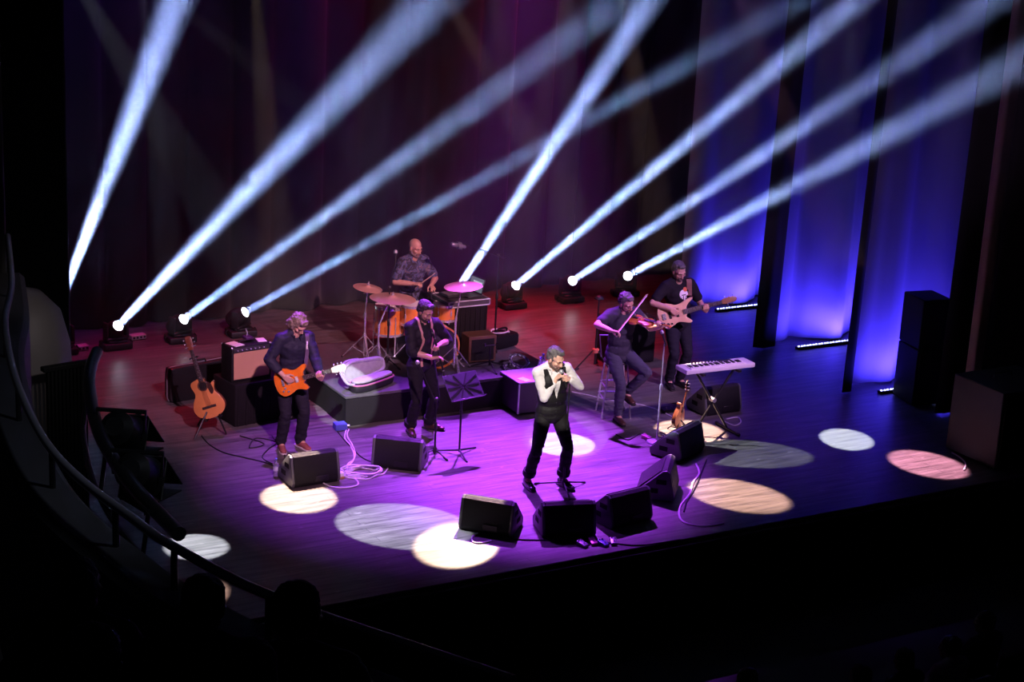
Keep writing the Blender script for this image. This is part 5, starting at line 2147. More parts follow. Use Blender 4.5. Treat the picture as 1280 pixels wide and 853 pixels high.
# mandolin on a small stand
mp = fl(850, 540)
bc = onY(851, 519, mp.y)
hdp = onY(861, 477, mp.y + 0.06)
xa = (hdp - bc).normalized()
za = V((0.50, -0.80, 0.20))
za = (za - xa * za.dot(xa)).normalized()
MG = frame(bc, xa, za.cross(xa), za)
fretted('mandolin', 'small dark edged mandolin with a tan face on a floor stand in the warm pool', 'mandolin', MG, MANDO, 0.055, mat('mandolin_face', (0.55, 0.25, 0.09), 0.3, coat=0.5), mat('mandolin_side', (0.10, 0.03, 0.015), 0.25, coat=0.7), 0.03, 0.30, 0.034, 0.028, [(0.0, 0.016), (0.03, 0.034), (0.08, 0.036), (0.13, 0.04), (0.15, 0.0), (0.13, -0.036), (0.08, -0.03), (0.03, -0.034), (0.0, -0.016)], 18, 4, -0.06, [(0.03, 0.02, 1), (0.07, 0.022, 1), (0.11, 0.02, 1), (0.03, -0.02, -1), (0.07, -0.022, -1), (0.11, -0.02, -1)], 'mandolin', headmat=mat('mandolin_side', (0, 0, 0)), zneck=0.016)
t = thing('guitar_stand', 'small black floor stand under the mandolin', 'stand', mp)
Mi_ = Matrix.Translation(-mp)
low = Mi_ @ (MG @ V((-0.175, 0, -0.028)))
for k in range(4):
    a = 0.6 + k * pi / 2
    mb = MB()
    mb.cyl((0, 0.02, low.z + 0.10), (0.17 * cos(a), 0.17 * sin(a), 0.01), 0.008, n=8)
    mb.build('leg', BLACK_METAL, t)
for s in (-1, 1):
    a_ = Mi_ @ (MG @ V((-0.17, s * 0.06, -0.075)))
    b_ = Mi_ @ (MG @ V((-0.17, s * 0.06, 0.02)))
    c_ = Mi_ @ (MG @ V((-0.13, s * 0.07, 0.03)))
    mb = MB()
    mb.tube([V((0, 0.02, low.z + 0.10)), a_, b_, c_], 0.008, 8)
    mb.build('cradle_arm', BLACK_METAL, t)
# ------------------------------------------------------------------ the band
def cloth(name, col, rough=0.85, sheen=0.15, n=0.15, ns=12):
    return mat(name, col, rough, noise_amt=n, noise_scale=ns, sheen=0.0, spec=0.2, bump=0.25, bump_scale=110)


DENIM = cloth('dark_denim', (0.014, 0.013, 0.022))
JEANS = cloth('blue_denim', (0.050, 0.048, 0.075))
NAVY = cloth('navy_shirt_cloth', (0.018, 0.018, 0.036), 0.6)
BLKS = cloth('black_shirt_cloth', (0.010, 0.009, 0.013), 0.7)
BLKT = cloth('black_trouser_cloth', (0.006, 0.005, 0.006), 0.7)
WHITES = cloth('white_shirt_cloth', (0.50, 0.48, 0.47), 0.75, n=0.05)
VESTM = cloth('vest_cloth', (0.007, 0.006, 0.007), 0.6)
TEEG = cloth('charcoal_tee', (0.030, 0.027, 0.040))
TEEB = cloth('black_tee', (0.010, 0.008, 0.012))
SOLEW = mat('sole_white', (0.55, 0.50, 0.50), 0.6)
SOLEB = mat('sole_black', (0.012, 0.011, 0.011), 0.6)
LEATHB = mat('black_leather', (0.016, 0.014, 0.018), 0.22, coat=0.5)
LEATHR = mat('red_suede', (0.26, 0.07, 0.07), 0.7)
LEATHN = mat('brown_leather', (0.06, 0.025, 0.02), 0.35)
TANL = mat('tan_strap', (0.40, 0.22, 0.15), 0.6)
ZV = V((0, 0, 1))
R0 = V((cos(HEAD), -sin(HEAD), 0))
TOCAM = V((-sin(HEAD), -cos(HEAD), 0))


def standing(p, px_r, px_l):
    return [p.px(px_r[0], px_r[1], z=0.0) + V((0, -0.03, 0.094)), p.px(px_l[0], px_l[1], z=0.0) + V((0, -0.03, 0.094))]


def grip_wrist(c, f, p, df=0.075, dp=0.030):
    return V(c) - V(f).normalized() * df - V(p).normalized() * dp


def guitar_frame(fig, o_px, y, dx, dz, up=0.0, face=0.25):
    """world frame of a held guitar: x along the neck"""
    o = fig.M @ fig.px(o_px[0], o_px[1], y=y)
    xa = (R0 * dx + ZV * dz + TOCAM * up).normalized()
    za = (TOCAM + ZV * face)
    za = (za - xa * za.dot(xa)).normalized()
    return frame(o, xa, za.cross(xa), za)


# ---- electric guitarist
p = Fig('musician in a navy shirt with curly greying hair, looking down at an orange electric guitar', fl(363, 561), radians(178), 1.74)
MGw = guitar_frame(p, (365, 476), 0.20, 0.93, 0.33, 0.10, 0.22)
L = p.Mi @ MGw
an = standing(p, (352, 563), (376, 560))
rf, rp = L.to_3x3() @ V((0.55, -0.75, -0.20)), L.to_3x3() @ V((0, 0, -1))
lf, lp = L.to_3x3() @ V((0.10, 0.45, 0.85)), L.to_3x3() @ V((0, 0.85, -0.35))
wr = [L @ V((-0.065, 0.075, 0.048)), L @ V((0.335, -0.070, -0.035))]
p.pose((0.0, -0.02, 0.93), lean=0.10, side=-0.05, twist=0.05, neck=(-0.01, 0.045, 0.075), head=(0.62, 0.30, 0.08), ankles=an, toes=[(0.15, 1, 0), (-0.25, 1, 0)], knees=[(0.1, 1, 0), (-0.1, 1, 0)], wrists=wr, elbows=[(1, -0.55, -0.35), (-0.7, -0.3, -1)])
p.body(SKIN, [dict(f=rf, p=rp, curl=(0.35, 0.5, 0.35), thumb=(0.1, 0.35)), dict(f=lf, p=lp, curl=(0.9, 0.8, 0.5), thumb=(0.7, 0.6))])
p.face(HAIRL, closed=True)
p.hair(HAIRL, [((0, -0.032, 0.055), (0.090, 0.102, 0.086)), ((0.055, -0.045, -0.01), (0.050, 0.075, 0.085)), ((-0.055, -0.045, -0.01), (0.050, 0.075, 0.085)), ((0, -0.085, -0.03), (0.080, 0.050, 0.100)), ((0.0, 0.045, 0.100), (0.058, 0.045, 0.032)), ((0.03, -0.09, -0.09), (0.05, 0.045, 0.06)), ((-0.04, -0.09, -0.08), (0.05, 0.045, 0.06))], amp=0.016, sc=(28, 28, 28))
sh = p.shirt(NAVY, 1.55, 0.018, folds=0.009, hem=-0.13)
p.trousers(DENIM, g=0.012, g2=0.030, end=0.97)
p.shoes(LEATHR, SOLEW)
g1 = fretted('electric_guitar', 'orange electric guitar played by the musician in the navy shirt', 'guitar', MGw, ELECTRIC, 0.045, ORANGE, mat('orange_side', (0.45, 0.10, 0.02), 0.3, coat=0.5), 0.145, 0.50, 0.055, 0.043, HEAD6, 21, 6, -0.10, PEG33, 'electric', headmat=mat('pale_headstock', (0.70, 0.50, 0.42), 0.35))
inv = L.inverted()
sp = [L @ V((0.20, 0.135, -0.03)), p.sh[1] + V((0.06, 0.13, -0.10)), p.sh[1] + V((0.045, 0.06, 0.06)), p.sh[1] + V((0.06, -0.10, -0.02)), p.MT @ V((0.0, -0.16, 0.22)), p.MT @ V((0.14, -0.13, 0.06)), L @ V((-0.215, 0, -0.03))]
pts = [sp[0]] + [p.surf(q, 0.012)[0] for q in sp[1:6]] + [sp[6]]
st = p.ribbon(pts, 0.05, 'strap', mat('patterned_strap', (0.10, 0.06, 0.12), 0.7), g1, snap=False, inv=inv)
mb = MB()
for j in range(6):
    q, n = p.surf(spline([sp[1], p.sh[1] + V((0.05, 0.10, -0.02))], 6)[j], 0.019)
    mb.ell(inv @ q, (0.012, 0.012, 0.010), u=8, v=6)
mb.build('strap_dots', PEARL, st)

# ---- bass player
p = Fig('bass player in a black printed tee with a brown strap over one shoulder', fl(843, 482), radians(172), 1.80)
MGw = guitar_frame(p, (843, 393), 0.21, 0.945, 0.30, -0.03, 0.20)
L = p.Mi @ MGw
an = standing(p, (837, 484), (850, 483))
rf, rp = L.to_3x3() @ V((0.55, -0.75, -0.15)), L.to_3x3() @ V((0, 0, -1))
lf, lp = L.to_3x3() @ V((0.10, 0.45, 0.85)), L.to_3x3() @ V((0, 0.85, -0.35))
wr = [L @ V((-0.03, 0.085, 0.052)), L @ V((0.42, -0.070, -0.035))]
p.pose((0.02, -0.02, 0.955), lean=0.02, side=0.09, twist=-0.05, neck=(0.0, 0.035, 0.085), head=(0.40, 0.12, 0.0), ankles=an, toes=[(0.2, 1, 0), (-0.2, 1, 0)], knees=[(0.1, 1, 0), (-0.1, 1, 0)], wrists=wr, elbows=[(1, -0.45, -0.3), (-0.7, -0.4, -1)])
p.body(SKIN, [dict(f=rf, p=rp, curl=(0.4, 0.6, 0.4), thumb=(0.1, 0.35)), dict(f=lf, p=lp, curl=(0.9, 0.8, 0.5), thumb=(0.7, 0.6))])
p.face(HAIRB, closed=True)
p.beard(STUB, 0.7)
p.hair(HAIRG, [((0, -0.032, 0.058), (0.084, 0.095, 0.077)), ((0, -0.075, 0.01), (0.074, 0.045, 0.085)), ((0, 0.035, 0.105), (0.050, 0.045, 0.028)), ((0.066, -0.03, 0.02), (0.022, 0.055, 0.06)), ((-0.066, -0.03, 0.02), (0.022, 0.055, 0.06)), ((0, -0.11, 0.03), (0.035, 0.03, 0.035))], amp=0.007)
sh = p.shirt(TEEB, 0.72, 0.020, folds=0.007, hem=-0.15, collar=False)
p.trousers(DENIM, g=0.012, g2=0.026, end=0.96)
p.shoes(LEATHB, SOLEB, boot=0.03)


def mush(x, z):
    x -= -0.028
    z -= 0.375
    dome = (x / .062) ** 2 + (z / .062) ** 2 < 1 and z > -0.022
    drip = (-0.085 < z < -0.01) and any(abs(x - c) < w_ and z > -l for c, w_, l in ((-0.035, .008, .055), (-0.01, .010, .08), (0.022, .008, .06), (0.042, .006, .045)))
    slit = abs(z + .008) < 0.006 and abs(x) < 0.035
    return (dome or drip) and not slit


tag(p.decal(mush, -0.11, 0.06, 0.26, 0.45, 'shirt_print', mat('print_white', (0.72, 0.68, 0.70), 0.8), sh), 'white print with drips')
tag(p.decal(lambda x, z: ((x + 0.055) / .028) ** 2 + ((z - 0.435) / .028) ** 2 < 1, -0.10, 0.0, 0.39, 0.48, 'shirt_print', mat('print_orange', (0.55, 0.14, 0.05), 0.8), sh, off=0.0026), 'orange patch of the print')
g2 = fretted('bass_guitar', 'pale wooden bass guitar with a long dark fretboard held by the bass player', 'guitar', MGw, BASSO, 0.042, PALEW, PALEW, 0.12, 0.655, 0.068, 0.050, HEADB, 24, 5, -0.13, PEG32, 'bass', headmat=mat('bass_headstock', (0.40, 0.20, 0.10), 0.35))
inv = L.inverted()
pts = [L @ V((0.27, 0.15, -0.03))] + [p.surf(q, 0.012)[0] for q in (p.sh[1] + V((0.055, 0.14, -0.14)), p.sh[1] + V((0.055, 0.05, 0.07)), p.sh[1] + V((0.06, -0.10, -0.02)), p.MT @ V((0.0, -0.16, 0.22)), p.MT @ V((0.14, -0.13, 0.08)))] + [L @ V((-0.22, 0, -0.03))]
p.ribbon(pts, 0.075, 'strap', mat('brown_strap', (0.16, 0.06, 0.04), 0.6), g2, snap=False, inv=inv)

# ---- singer
p = Fig('singer in a white shirt, black waistcoat and black trousers, eyes closed at the microphone', fl(684, 609), radians(174), 1.76)
an = standing(p, (660, 609), (704, 609))
kw = dict(pelvis=(0.0, -0.02, 0.945), lean=0.07, side=0.07, twist=0.0, neck=(-0.01, 0.07, 0.065), head=(0.42, 0.42, 0.04), ankles=an, toes=[(0.05, 1, 0), (-0.25, 1, 0)], knees=[(0.3, 1, 0), (-0.3, 1, 0)], elbows=[(0.7, -0.15, -1), (-0.9, 0.0, -1)], sh_up=(0.0, 0.01))
p.pose(wrists=[(0.2, 0.2, 1.3), (-0.2, 0.2, 1.3)], **kw)
mouth = p.HM @ V((0, 0.098, -0.062))
mdir = (p.HM.to_3x3() @ V((-0.10, 0.75, -0.75))).normalized()
mc = mouth + mdir * 0.045
h1, h2 = mc + mdir * 0.055, mc + mdir * 0.095
f1, p1_ = V((-0.45, 0.55, 0.75)), V((-0.75, 0.25, -0.3))
f2, p2_ = V((0.45, 0.60, 0.70)), V((0.80, 0.10, -0.25))
f1 = V((-0.22, 0.45, 0.85))
f1 = f1 - mdir * f1.dot(mdir) * .45
f2 = f2 - mdir * f2.dot(mdir) * .8
p.pose(wrists=[grip_wrist(h1, f1, p1_), grip_wrist(h2, f2, p2_, dp=0.042)], **kw)
p.body(SKIN, [dict(f=f1, p=p1_, curl=(1.0, 1.2, 0.8), thumb=(0.6, 0.5)), dict(f=f2, p=p2_, curl=(0.85, 1.0, 0.7), thumb=(0.6, 0.5))])
p.face(HAIRB, closed=True)
p.beard(STUB, 0.8)
p.hair(HAIRG, [((0, -0.036, 0.058), (0.083, 0.094, 0.076)), ((0, -0.075, 0.01), (0.073, 0.044, 0.080)), ((0.0, 0.030, 0.112), (0.046, 0.048, 0.026)), ((0.066, -0.02, 0.02), (0.020, 0.045, 0.05)), ((-0.066, -0.02, 0.02), (0.020, 0.045, 0.05)), ((0.01, 0.02, 0.125), (0.04, 0.05, 0.022))], amp=0.009)
shs = p.shirt(WHITES, 1.72, 0.012, folds=0.006, hem=-0.06, arm_g=0.010)
# waistcoat, open in a V over the shirt
mb = MB()
p.torso(mb, 0.031, waist=1.03)
mb.ell((0, 0, -0.06), (0.186, 0.142, 0.115), p.MT, 20, 10)
me = voxel(mb, 0.006, 3, 'waistcoat')
displace(me, 0.003, (9, 9, 12), 6)
bm = bmesh.new()
bm.from_mesh(me)
ti = p.MT.inverted()
kill = []
for f in bm.faces:
    c = ti @ f.calc_center_median()
    if abs(c.x) > 0.158 and c.z > 0.24 or abs(c.x) > 0.135 and c.z > 0.34 or (c.y > 0 and c.z > 0.15 and abs(c.x) < (c.z - 0.17) * 0.235) or c.z > 0.525:
        kill.append(f)
bmesh.ops.delete(bm, geom=kill, context='FACES')
for it in range(8):
    nb_ = {}
    for v in bm.verts:
        if v.is_boundary:
            o_ = [e.other_vert(v) for e in v.link_edges if e.is_boundary]
            if len(o_) == 2:
                nb_[v] = (v.co + o_[0].co + o_[1].co) / 3
    for v, c in nb_.items():
        v.co = c
bm.to_mesh(me)
bm.free()
vo = link('waistcoat', me, VESTM, p.t)
so = vo.modifiers.new('t', 'SOLIDIFY')
so.thickness = 0.004
mb = MB()
for k in range(4):
    q = p.MT @ V((0.0, 0.5, 0.13 - k * 0.055))
    h_, n_, _, _ = BVHTree.FromPolygons([v.co.copy() for v in me.vertices], [tuple(f.vertices) for f in me.polygons]).ray_cast(q, -p.fw)
    if h_ is not None:
        mb.ell(h_, (0.007, 0.005, 0.007), u=8, v=6)
mb.build('waistcoat_button', LEATHB, vo)
p.trousers(BLKT, g=0.010, g2=0.026, end=0.80, cuff=True, folds=0.009)
p.shoes(LEATHB, SOLEB, boot=0.05, name='boot')
t = thing('microphone', 'handheld microphone gripped in both hands at the singer mouth', 'microphone')
mic_shape(t, p.M @ mc, (p.M.to_3x3() @ mdir), 'mic_body', 0.19, 0.026)

# ---- wind player with braces
p = Fig('musician in a dark shirt with tan braces holding a clarinet in front of the riser', fl(525, 543), radians(183), 1.76)
an = standing(p, (511, 548), (538, 540))
an[0] = p.px(512, 541, z=0) + V((0, 0, 0.094))
an[1] = p.px(536, 536, z=0) + V((0, 0, 0.094))
c_hi = p.px(541, 416, y=0.20)
c_lo = p.px(557, 474, y=0.34)
cd_ = (c_lo - c_hi).normalized()
hA, hB = c_hi.lerp(c_lo, 0.30), c_hi.lerp(c_lo, 0.55)
# right hand is lower, left hand is upper
fR, pR = V((-0.75, 0.55, -0.25)), V((-0.35, 0.2, 0.0)) + V((0, 0.75, 0))
fR, pR = V((-0.85, 0.45, -0.20)), V((0.15, 0.65, 0.0))
fR = fR - cd_ * fR.dot(cd_) * .7
fL, pL = V((0.80, 0.50, 0.05)), V((-0.15, 0.75, 0.1))
pR, pL = V((-0.5, 0.8, -0.2)), V((0.5, 0.8, -0.2))
pR = V((-0.35, 0.25, -0.9))
pL = V((0.55, 0.45, -0.6))
p.pose((0.01, -0.02, 0.94), lean=0.05, side=0.03, twist=0.05, neck=(0.0, 0.045, 0.085), head=(0.45, 0.30, 0.0), ankles=an, toes=[(0.25, 1, 0), (-0.75, 1, 0)], knees=[(0.1, 1, 0), (-0.2, 1, 0)], wrists=[grip_wrist(hB, fR, pR, 0.085, 0.014), grip_wrist(hA, fL, pL, 0.08, 0.014)], elbows=[(1, -0.35, -0.6), (-1, -0.25, -0.7)])
p.body(SKIN2, [dict(f=fR, p=pR, curl=(0.5, 0.7, 0.5), thumb=(0.7, 0.4)), dict(f=fL, p=pL, curl=(0.6, 0.8, 0.5), thumb=(0.7, 0.4))])
p.face(HAIRB, closed=True)
p.beard(mat('beard_dark', (0.03, 0.02, 0.018), 0.7, noise_amt=0.4, noise_scale=80), 1.0)
p.hair(HAIRB, [((0, -0.030, 0.060), (0.085, 0.098, 0.078)), ((0, -0.072, 0.01), (0.075, 0.044, 0.080)), ((0, 0.042, 0.106), (0.056, 0.042, 0.030)), ((0.067, -0.02, 0.02), (0.020, 0.045, 0.05)), ((-0.067, -0.02, 0.02), (0.020, 0.045, 0.05))], amp=0.005)
p.shirt(BLKS, 1.12, 0.018, folds=0.008, hem=-0.07)
for sg in (1, -1):
    pts = [p.MT @ V((sg * 0.075, -0.14, 0.38)), p.MT @ V((sg * 0.082, -0.03, 0.56)), p.MT @ V((sg * 0.085, 0.16, 0.44)), p.MT @ V((sg * 0.085, 0.20, 0.28)), p.MT @ V((sg * 0.088, 0.18, 0.12)), p.MT @ V((sg * 0.088, 0.17, -0.02))]
    tag(p.ribbon(pts, 0.030, 'brace', TANL, p.t, off=0.004), 'tan brace strap')
p.trousers(cloth('black_denim', (0.009, 0.008, 0.011)), g=0.012, g2=0.028, end=0.92, cuff=True)
p.shoes(LEATHN, SOLEB)
q = cd_.to_track_quat('Z', 'Y').to_matrix().to_4x4()
q.translation = c_hi
t = thing('clarinet', 'black clarinet with silver keys held low by the musician with braces', 'clarinet', M=p.M @ q)
Lc = (c_lo - c_hi).length
mb = MB()
mb.lathe([(0.006, -0.05), (0.010, -0.03), (0.013, 0.0), (0.013, 0.06), (0.0125, Lc * .8), (0.016, Lc * .88), (0.024, Lc * .96), (0.034, Lc), (0.030, Lc), (0.012, Lc * .9)], n=16)
mb.build('clarinet_body', mat('grenadilla', (0.012, 0.010, 0.010), 0.3), t)
for k in range(9):
    mb = MB()
    z = 0.06 + k * (Lc - .16) / 9
    mb.tube([(0.012, 0.006 * (-1) ** k, z), (0.019, 0.006 * (-1) ** k, z + 0.015), (0.018, 0, z + 0.03)], 0.0035, 6)
    mb.build('key', CHROME, t)
mb = MB()
for z in (0.0, 0.075, Lc * .5, Lc * .82):
    mb.lathe([(0.0145, z - 0.005), (0.0145, z + 0.005)], n=16, caps=False)
mb.build('ring', CHROME, t)

# ---- violinist leaning on the stool
p = Fig('violinist with grey hair in a charcoal tee leaning on the bar stool, one foot raised', V((STX, STY - 0.10, 0)), radians(176), 1.76)
an = [p.px(774, 529, z=0) + V((0, -0.05, 0.094)), p.px(783, 497, y=0.12)]
an[1] = V((-0.05, 0.10, 0.36))
chin = p.px(789, 397, y=0.13)
scr = p.px(826, 406, y=0.52)
bw = p.px(772, 417, y=0.42)
kw = dict(pelvis=(0.02, -0.03, 0.90), lean=0.06, side=0.02, twist=-0.05, neck=(-0.02, 0.05, 0.075), head=(0.42, 0.38, 0.18), ankles=an, toes=[(0.1, 1, 0), (-0.1, 1, -0.2)], knees=[(0.05, 1, 0), (-0.45, 1, 0.2)], sh_up=(0.02, 0.03))
vx = (scr - chin).normalized()
vz = V((0.25, 0.15, 1.0))
vz = (vz - vx * vz.dot(vx)).normalized()
LV = frame(chin.lerp(scr, 0.36), vx, vz.cross(vx), vz)
lw = LV @ V((0.25, 0.035, -0.065))
rf = V((-0.80, 0.55, -0.10))
p.pose(wrists=[bw - rf.normalized() * 0.085 + V((0, 0, 0.02)), lw], elbows=[(1, 0.05, -0.25), (-0.5, -0.35, -1)], **kw)
lf = LV.to_3x3() @ V((0.25, -0.15, 0.95))
lp = LV.to_3x3() @ V((-0.15, -1.0, 0.0))
p.body(SKIN, [dict(f=rf, p=(0.1, 0.2, -1), curl=(0.6, 0.7, 0.5), thumb=(0.8, 0.5)), dict(f=lf, p=lp, curl=(0.9, 0.9, 0.6), thumb=(0.6, 0.6))])
p.face(HAIRB, closed=True)
p.beard(STUB, 0.4)
p.hair(HAIRG, [((0, -0.032, 0.060), (0.084, 0.096, 0.077)), ((0, -0.075, 0.01), (0.073, 0.044, 0.080)), ((0.0, 0.040, 0.108), (0.052, 0.044, 0.030)), ((0.066, -0.02, 0.02), (0.021, 0.045, 0.055)), ((-0.066, -0.02, 0.02), (0.021, 0.045, 0.055))], amp=0.008)
p.shirt(TEEG, 0.62, 0.020, folds=0.008, hem=-0.14, collar=False)
p.trousers(JEANS, g=0.010, g2=0.022, end=0.93, folds=0.009)
p.shoes(LEATHN, SOLEB, pitch=(0, 0.15))
MV = p.M @ LV
vt = thing('violin', 'reddish violin held under the chin of the violinist', 'violin', M=MV)
half = [(-0.178, 0.0), (-0.175, 0.05), (-0.14, 0.095), (-0.08, 0.102), (-0.045, 0.085), (-0.035, 0.066), (-0.01, 0.056), (0.025, 0.056), (0.05, 0.068), (0.06, 0.082), (0.10, 0.086), (0.15, 0.065), (0.176, 0.025), (0.178, 0.0)]
O = [(q.x, q.y) for q in spline([V((x, y, 0)) for x, y in sym(half)], 3, True)]
mb = MB()
mb.prism(O, -0.036, 0.0, inset=0.004)
vb = mb.build('body', VIOLW, vt)
mb = MB()
mb.ell((0, 0, -0.002), (0.15, 0.075, 0.012), u=20, v=8)
mb.build('arched_top', VIOLW, vb)
for s in (-1, 1):
    mb = MB()
    mb.tube(spline([(-0.035, s * 0.045, 0.0095), (-0.01, s * 0.036, 0.011), (0.015, s * 0.040, 0.0105), (0.035, s * 0.033, 0.0105)], 5), 0.002, 6)
    mb.build('sound_hole', mat('soundhole_black', (0, 0, 0)), vb)
mb = MB()
mb.prism([(-0.165, 0.008), (-0.165, -0.008), (-0.055, -0.021), (-0.05, 0.021)], 0.014, 0.022, inset=0.002)
mb.build('tailpiece', FRETW, vt)
mb = MB()
mb.box((0.0, 0, 0.022), (0.006, 0.042, 0.028), bev=0.002)
mb.build('bridge', MAPLE, vt)
mb = MB()
mb.prism([(0.05, 0.021), (0.05, -0.021), (0.325, -0.012), (0.325, 0.012)], 0.018, 0.026, Matrix.Rotation(0.0, 4, 'Y'), inset=0.002)
mb.build('fingerboard', FRETW, vt)
mb = MB()
mb.tube([(0.15, 0, -0.005), (0.19, 0, 0.006), (0.32, 0, 0.008), (0.35, 0, 0.004)], [0.020, 0.015, 0.013, 0.012], 10)
mb.build('neck', VIOLW, vt)
mb = MB()
mb.box((0.365, 0, 0.004), (0.07, 0.024, 0.024), bev=0.006)
mb.cyl((0.408, -0.018, -0.004), (0.408, 0.018, -0.004), 0.019, n=16)
sc_ = mb.build('scroll', VIOLW, vt)
for k in range(4):
    s = 1 if k % 2 else -1
    mb = MB()
    mb.cyl((0.342 + k * 0.014, 0, 0.004), (0.342 + k * 0.014, s * 0.034, 0.004), 0.0035, n=6)
    mb.ell((0.342 + k * 0.014, s * 0.042, 0.004), (0.006, 0.011, 0.009), u=8, v=6)
    mb.build('peg', FRETW, sc_)
mb = MB()
for k in range(4):
    mb.tube([(-0.06, (k - 1.5) * 0.008, 0.022), (0.0, (k - 1.5) * 0.010, 0.037), (0.33, (k - 1.5) * 0.005, 0.028)], 0.0008, 5)
mb.build('strings', STRING, vt)
mb = MB()
mb.ell((-0.155, 0.055, 0.010), (0.035, 0.035, 0.014), u=12, v=8)
mb.build('chin_rest', FRETW, vt)
# bow: passes over the strings close to the bridge
cross = LV @ V((0.03, 0, 0.036))
frog = bw + V((0, 0, 0.0))
bd_ = (p.px(800, 381, y=0.36) - frog).normalized()
bq = bd_.to_track_quat('X', 'Z').to_matrix().to_4x4()
bq.translation = frog - bd_ * 0.04
bt = thing('violin_bow', 'violin bow drawn across the strings by the violinist', 'bow', M=p.M @ bq)
mb = MB()
mb.tube([(0, 0, 0.018), (0.25, 0, 0.012), (0.50, 0, 0.014), (0.66, 0, 0.020), (0.675, 0, 0.0)], [0.005, 0.0048, 0.0045, 0.004, 0.004], 8)
mb.build('stick', mat('bow_wood', (0.45, 0.22, 0.12), 0.4), bt)
mb = MB()
mb.box((0.35, 0, 0.0), (0.62, 0.010, 0.0025))
tag(mb.build('hair_ribbon', mat('bow_hair', (0.85, 0.82, 0.78), 0.6), bt), 'white bow hair')
mb = MB()
mb.box((0.03, 0, 0.006), (0.045, 0.012, 0.020), bev=0.003)
mb.build('frog', BLACK_PLASTIC, bt)

# ---- drummer
p = Fig('bald bearded drummer in a dark patterned tee behind the drums with sticks', V((DRX, DRY, RZ)), radians(184), 1.76)
rw, lw = p.px(523, 357, y=0.33), p.px(541, 362, y=0.36)
sd1 = (p.px(542, 343, y=0.55) - rw).normalized()
tipL = TOMC[2] + V((-0.02, 0.02, 0.012))
sd2 = ((p.Mi @ tipL) - lw).normalized()
kw = dict(pelvis=(0, -0.02, 0.60), lean=0.06, side=0.0, twist=0.0, neck=(0, 0.03, 0.095), head=(0.22, 0.22, 0.0), ankles=[V((0.17, 0.42, 0.10)), V((-0.24, 0.42, 0.10))], toes=[(0.2, 1, 0), (-0.2, 1, 0)], knees=[(0.6, 1, 1.2), (-0.6, 1, 1.2)])
fR, pR = V((-0.55, 0.8, 0.1)), V((-0.2, -0.1, -1))
fL, pL = V((0.15, 0.85, -0.35)), V((0.25, -0.2, -1))
p.pose(wrists=[rw - fR.normalized() * 0.07 + V((0, 0, 0.02)), lw - fL.normalized() * 0.07 + V((0, 0, 0.02))], elbows=[(1, -0.3, -0.7), (-1, -0.3, -0.7)], **kw)
p.body(SKIN, [dict(f=fR, p=pR, curl=(0.9, 1.1, 0.7), thumb=(0.6, 0.5)), dict(f=fL, p=pL, curl=(0.9, 1.1, 0.7), thumb=(0.6, 0.5))])
p.face(HAIRB, closed=True)
p.beard(mat('grey_beard', (0.16, 0.11, 0.10), 0.7, noise_amt=0.5, noise_scale=80), 0.7)


def tee_pattern():
    mt = bpy.data.materials.new('patterned_tee')
    mt.use_nodes = True
    nt = mt.node_tree
    b = nt.nodes['Principled BSDF']
    tc = nt.nodes.new('ShaderNodeTexCoord')
    nz = nt.nodes.new('ShaderNodeTexNoise')
    nz.inputs['Scale'].default_value = 16
    nz.inputs['Detail'].default_value = 5
    nz.inputs['Distortion'].default_value = 1.2
    nt.links.new(tc.outputs['Object'], nz.inputs['Vector'])
    cr = nt.nodes.new('ShaderNodeValToRGB')
    e = cr.color_ramp.elements
    e[0].position, e[0].color = 0.36, (0.015, 0.012, 0.02, 1)
    e[1].position, e[1].color = 0.70, (0.22, 0.20, 0.22, 1)
    for pos, c in ((0.47, (0.03, 0.03, 0.05, 1)), (0.53, (0.08, 0.12, 0.26, 1)), (0.60, (0.08, 0.05, 0.08, 1))):
        k = e.new(pos)
        k.color = c
    nt.links.new(nz.outputs['Fac'], cr.inputs['Fac'])
    nt.links.new(cr.outputs['Color'], b.inputs['Base Color'])
    b.inputs['Roughness'].default_value = 0.85
    return mt


p.shirt(tee_pattern(), 0.78, 0.020, folds=0.007, hem=-0.12, collar=False)
p.trousers(BLKT, g=0.012, g2=0.028, end=0.95)
p.shoes(LEATHB, SOLEB)
for w_, d_, lb in ((rw, sd1, 'drumstick raised in the right hand of the bald drummer'), (lw, sd2, 'drumstick resting tip down on the right hand drum')):
    q = d_.to_track_quat('Z', 'Y').to_matrix().to_4x4()
    q.translation = w_ - d_ * 0.06
    t = thing('drumstick', lb, 'drumstick', M=p.M @ q, group='drumsticks')
    Ls = 0.40 if d_ is sd1 else (p.Mi @ tipL - w_).length + 0.06
    mb = MB()
    mb.lathe([(0.006, 0.0), (0.008, 0.01), (0.008, Ls * .7), (0.0045, Ls * .96)], n=10)
    mb.build('shaft', mat('stick_wood', (0.70, 0.52, 0.36), 0.5), t)
    mb = MB()
    mb.ell((0, 0, Ls * .98), (0.0055, 0.0055, 0.009), u=8, v=6)
    mb.build('tip', mat('stick_wood', (0, 0, 0)), t)
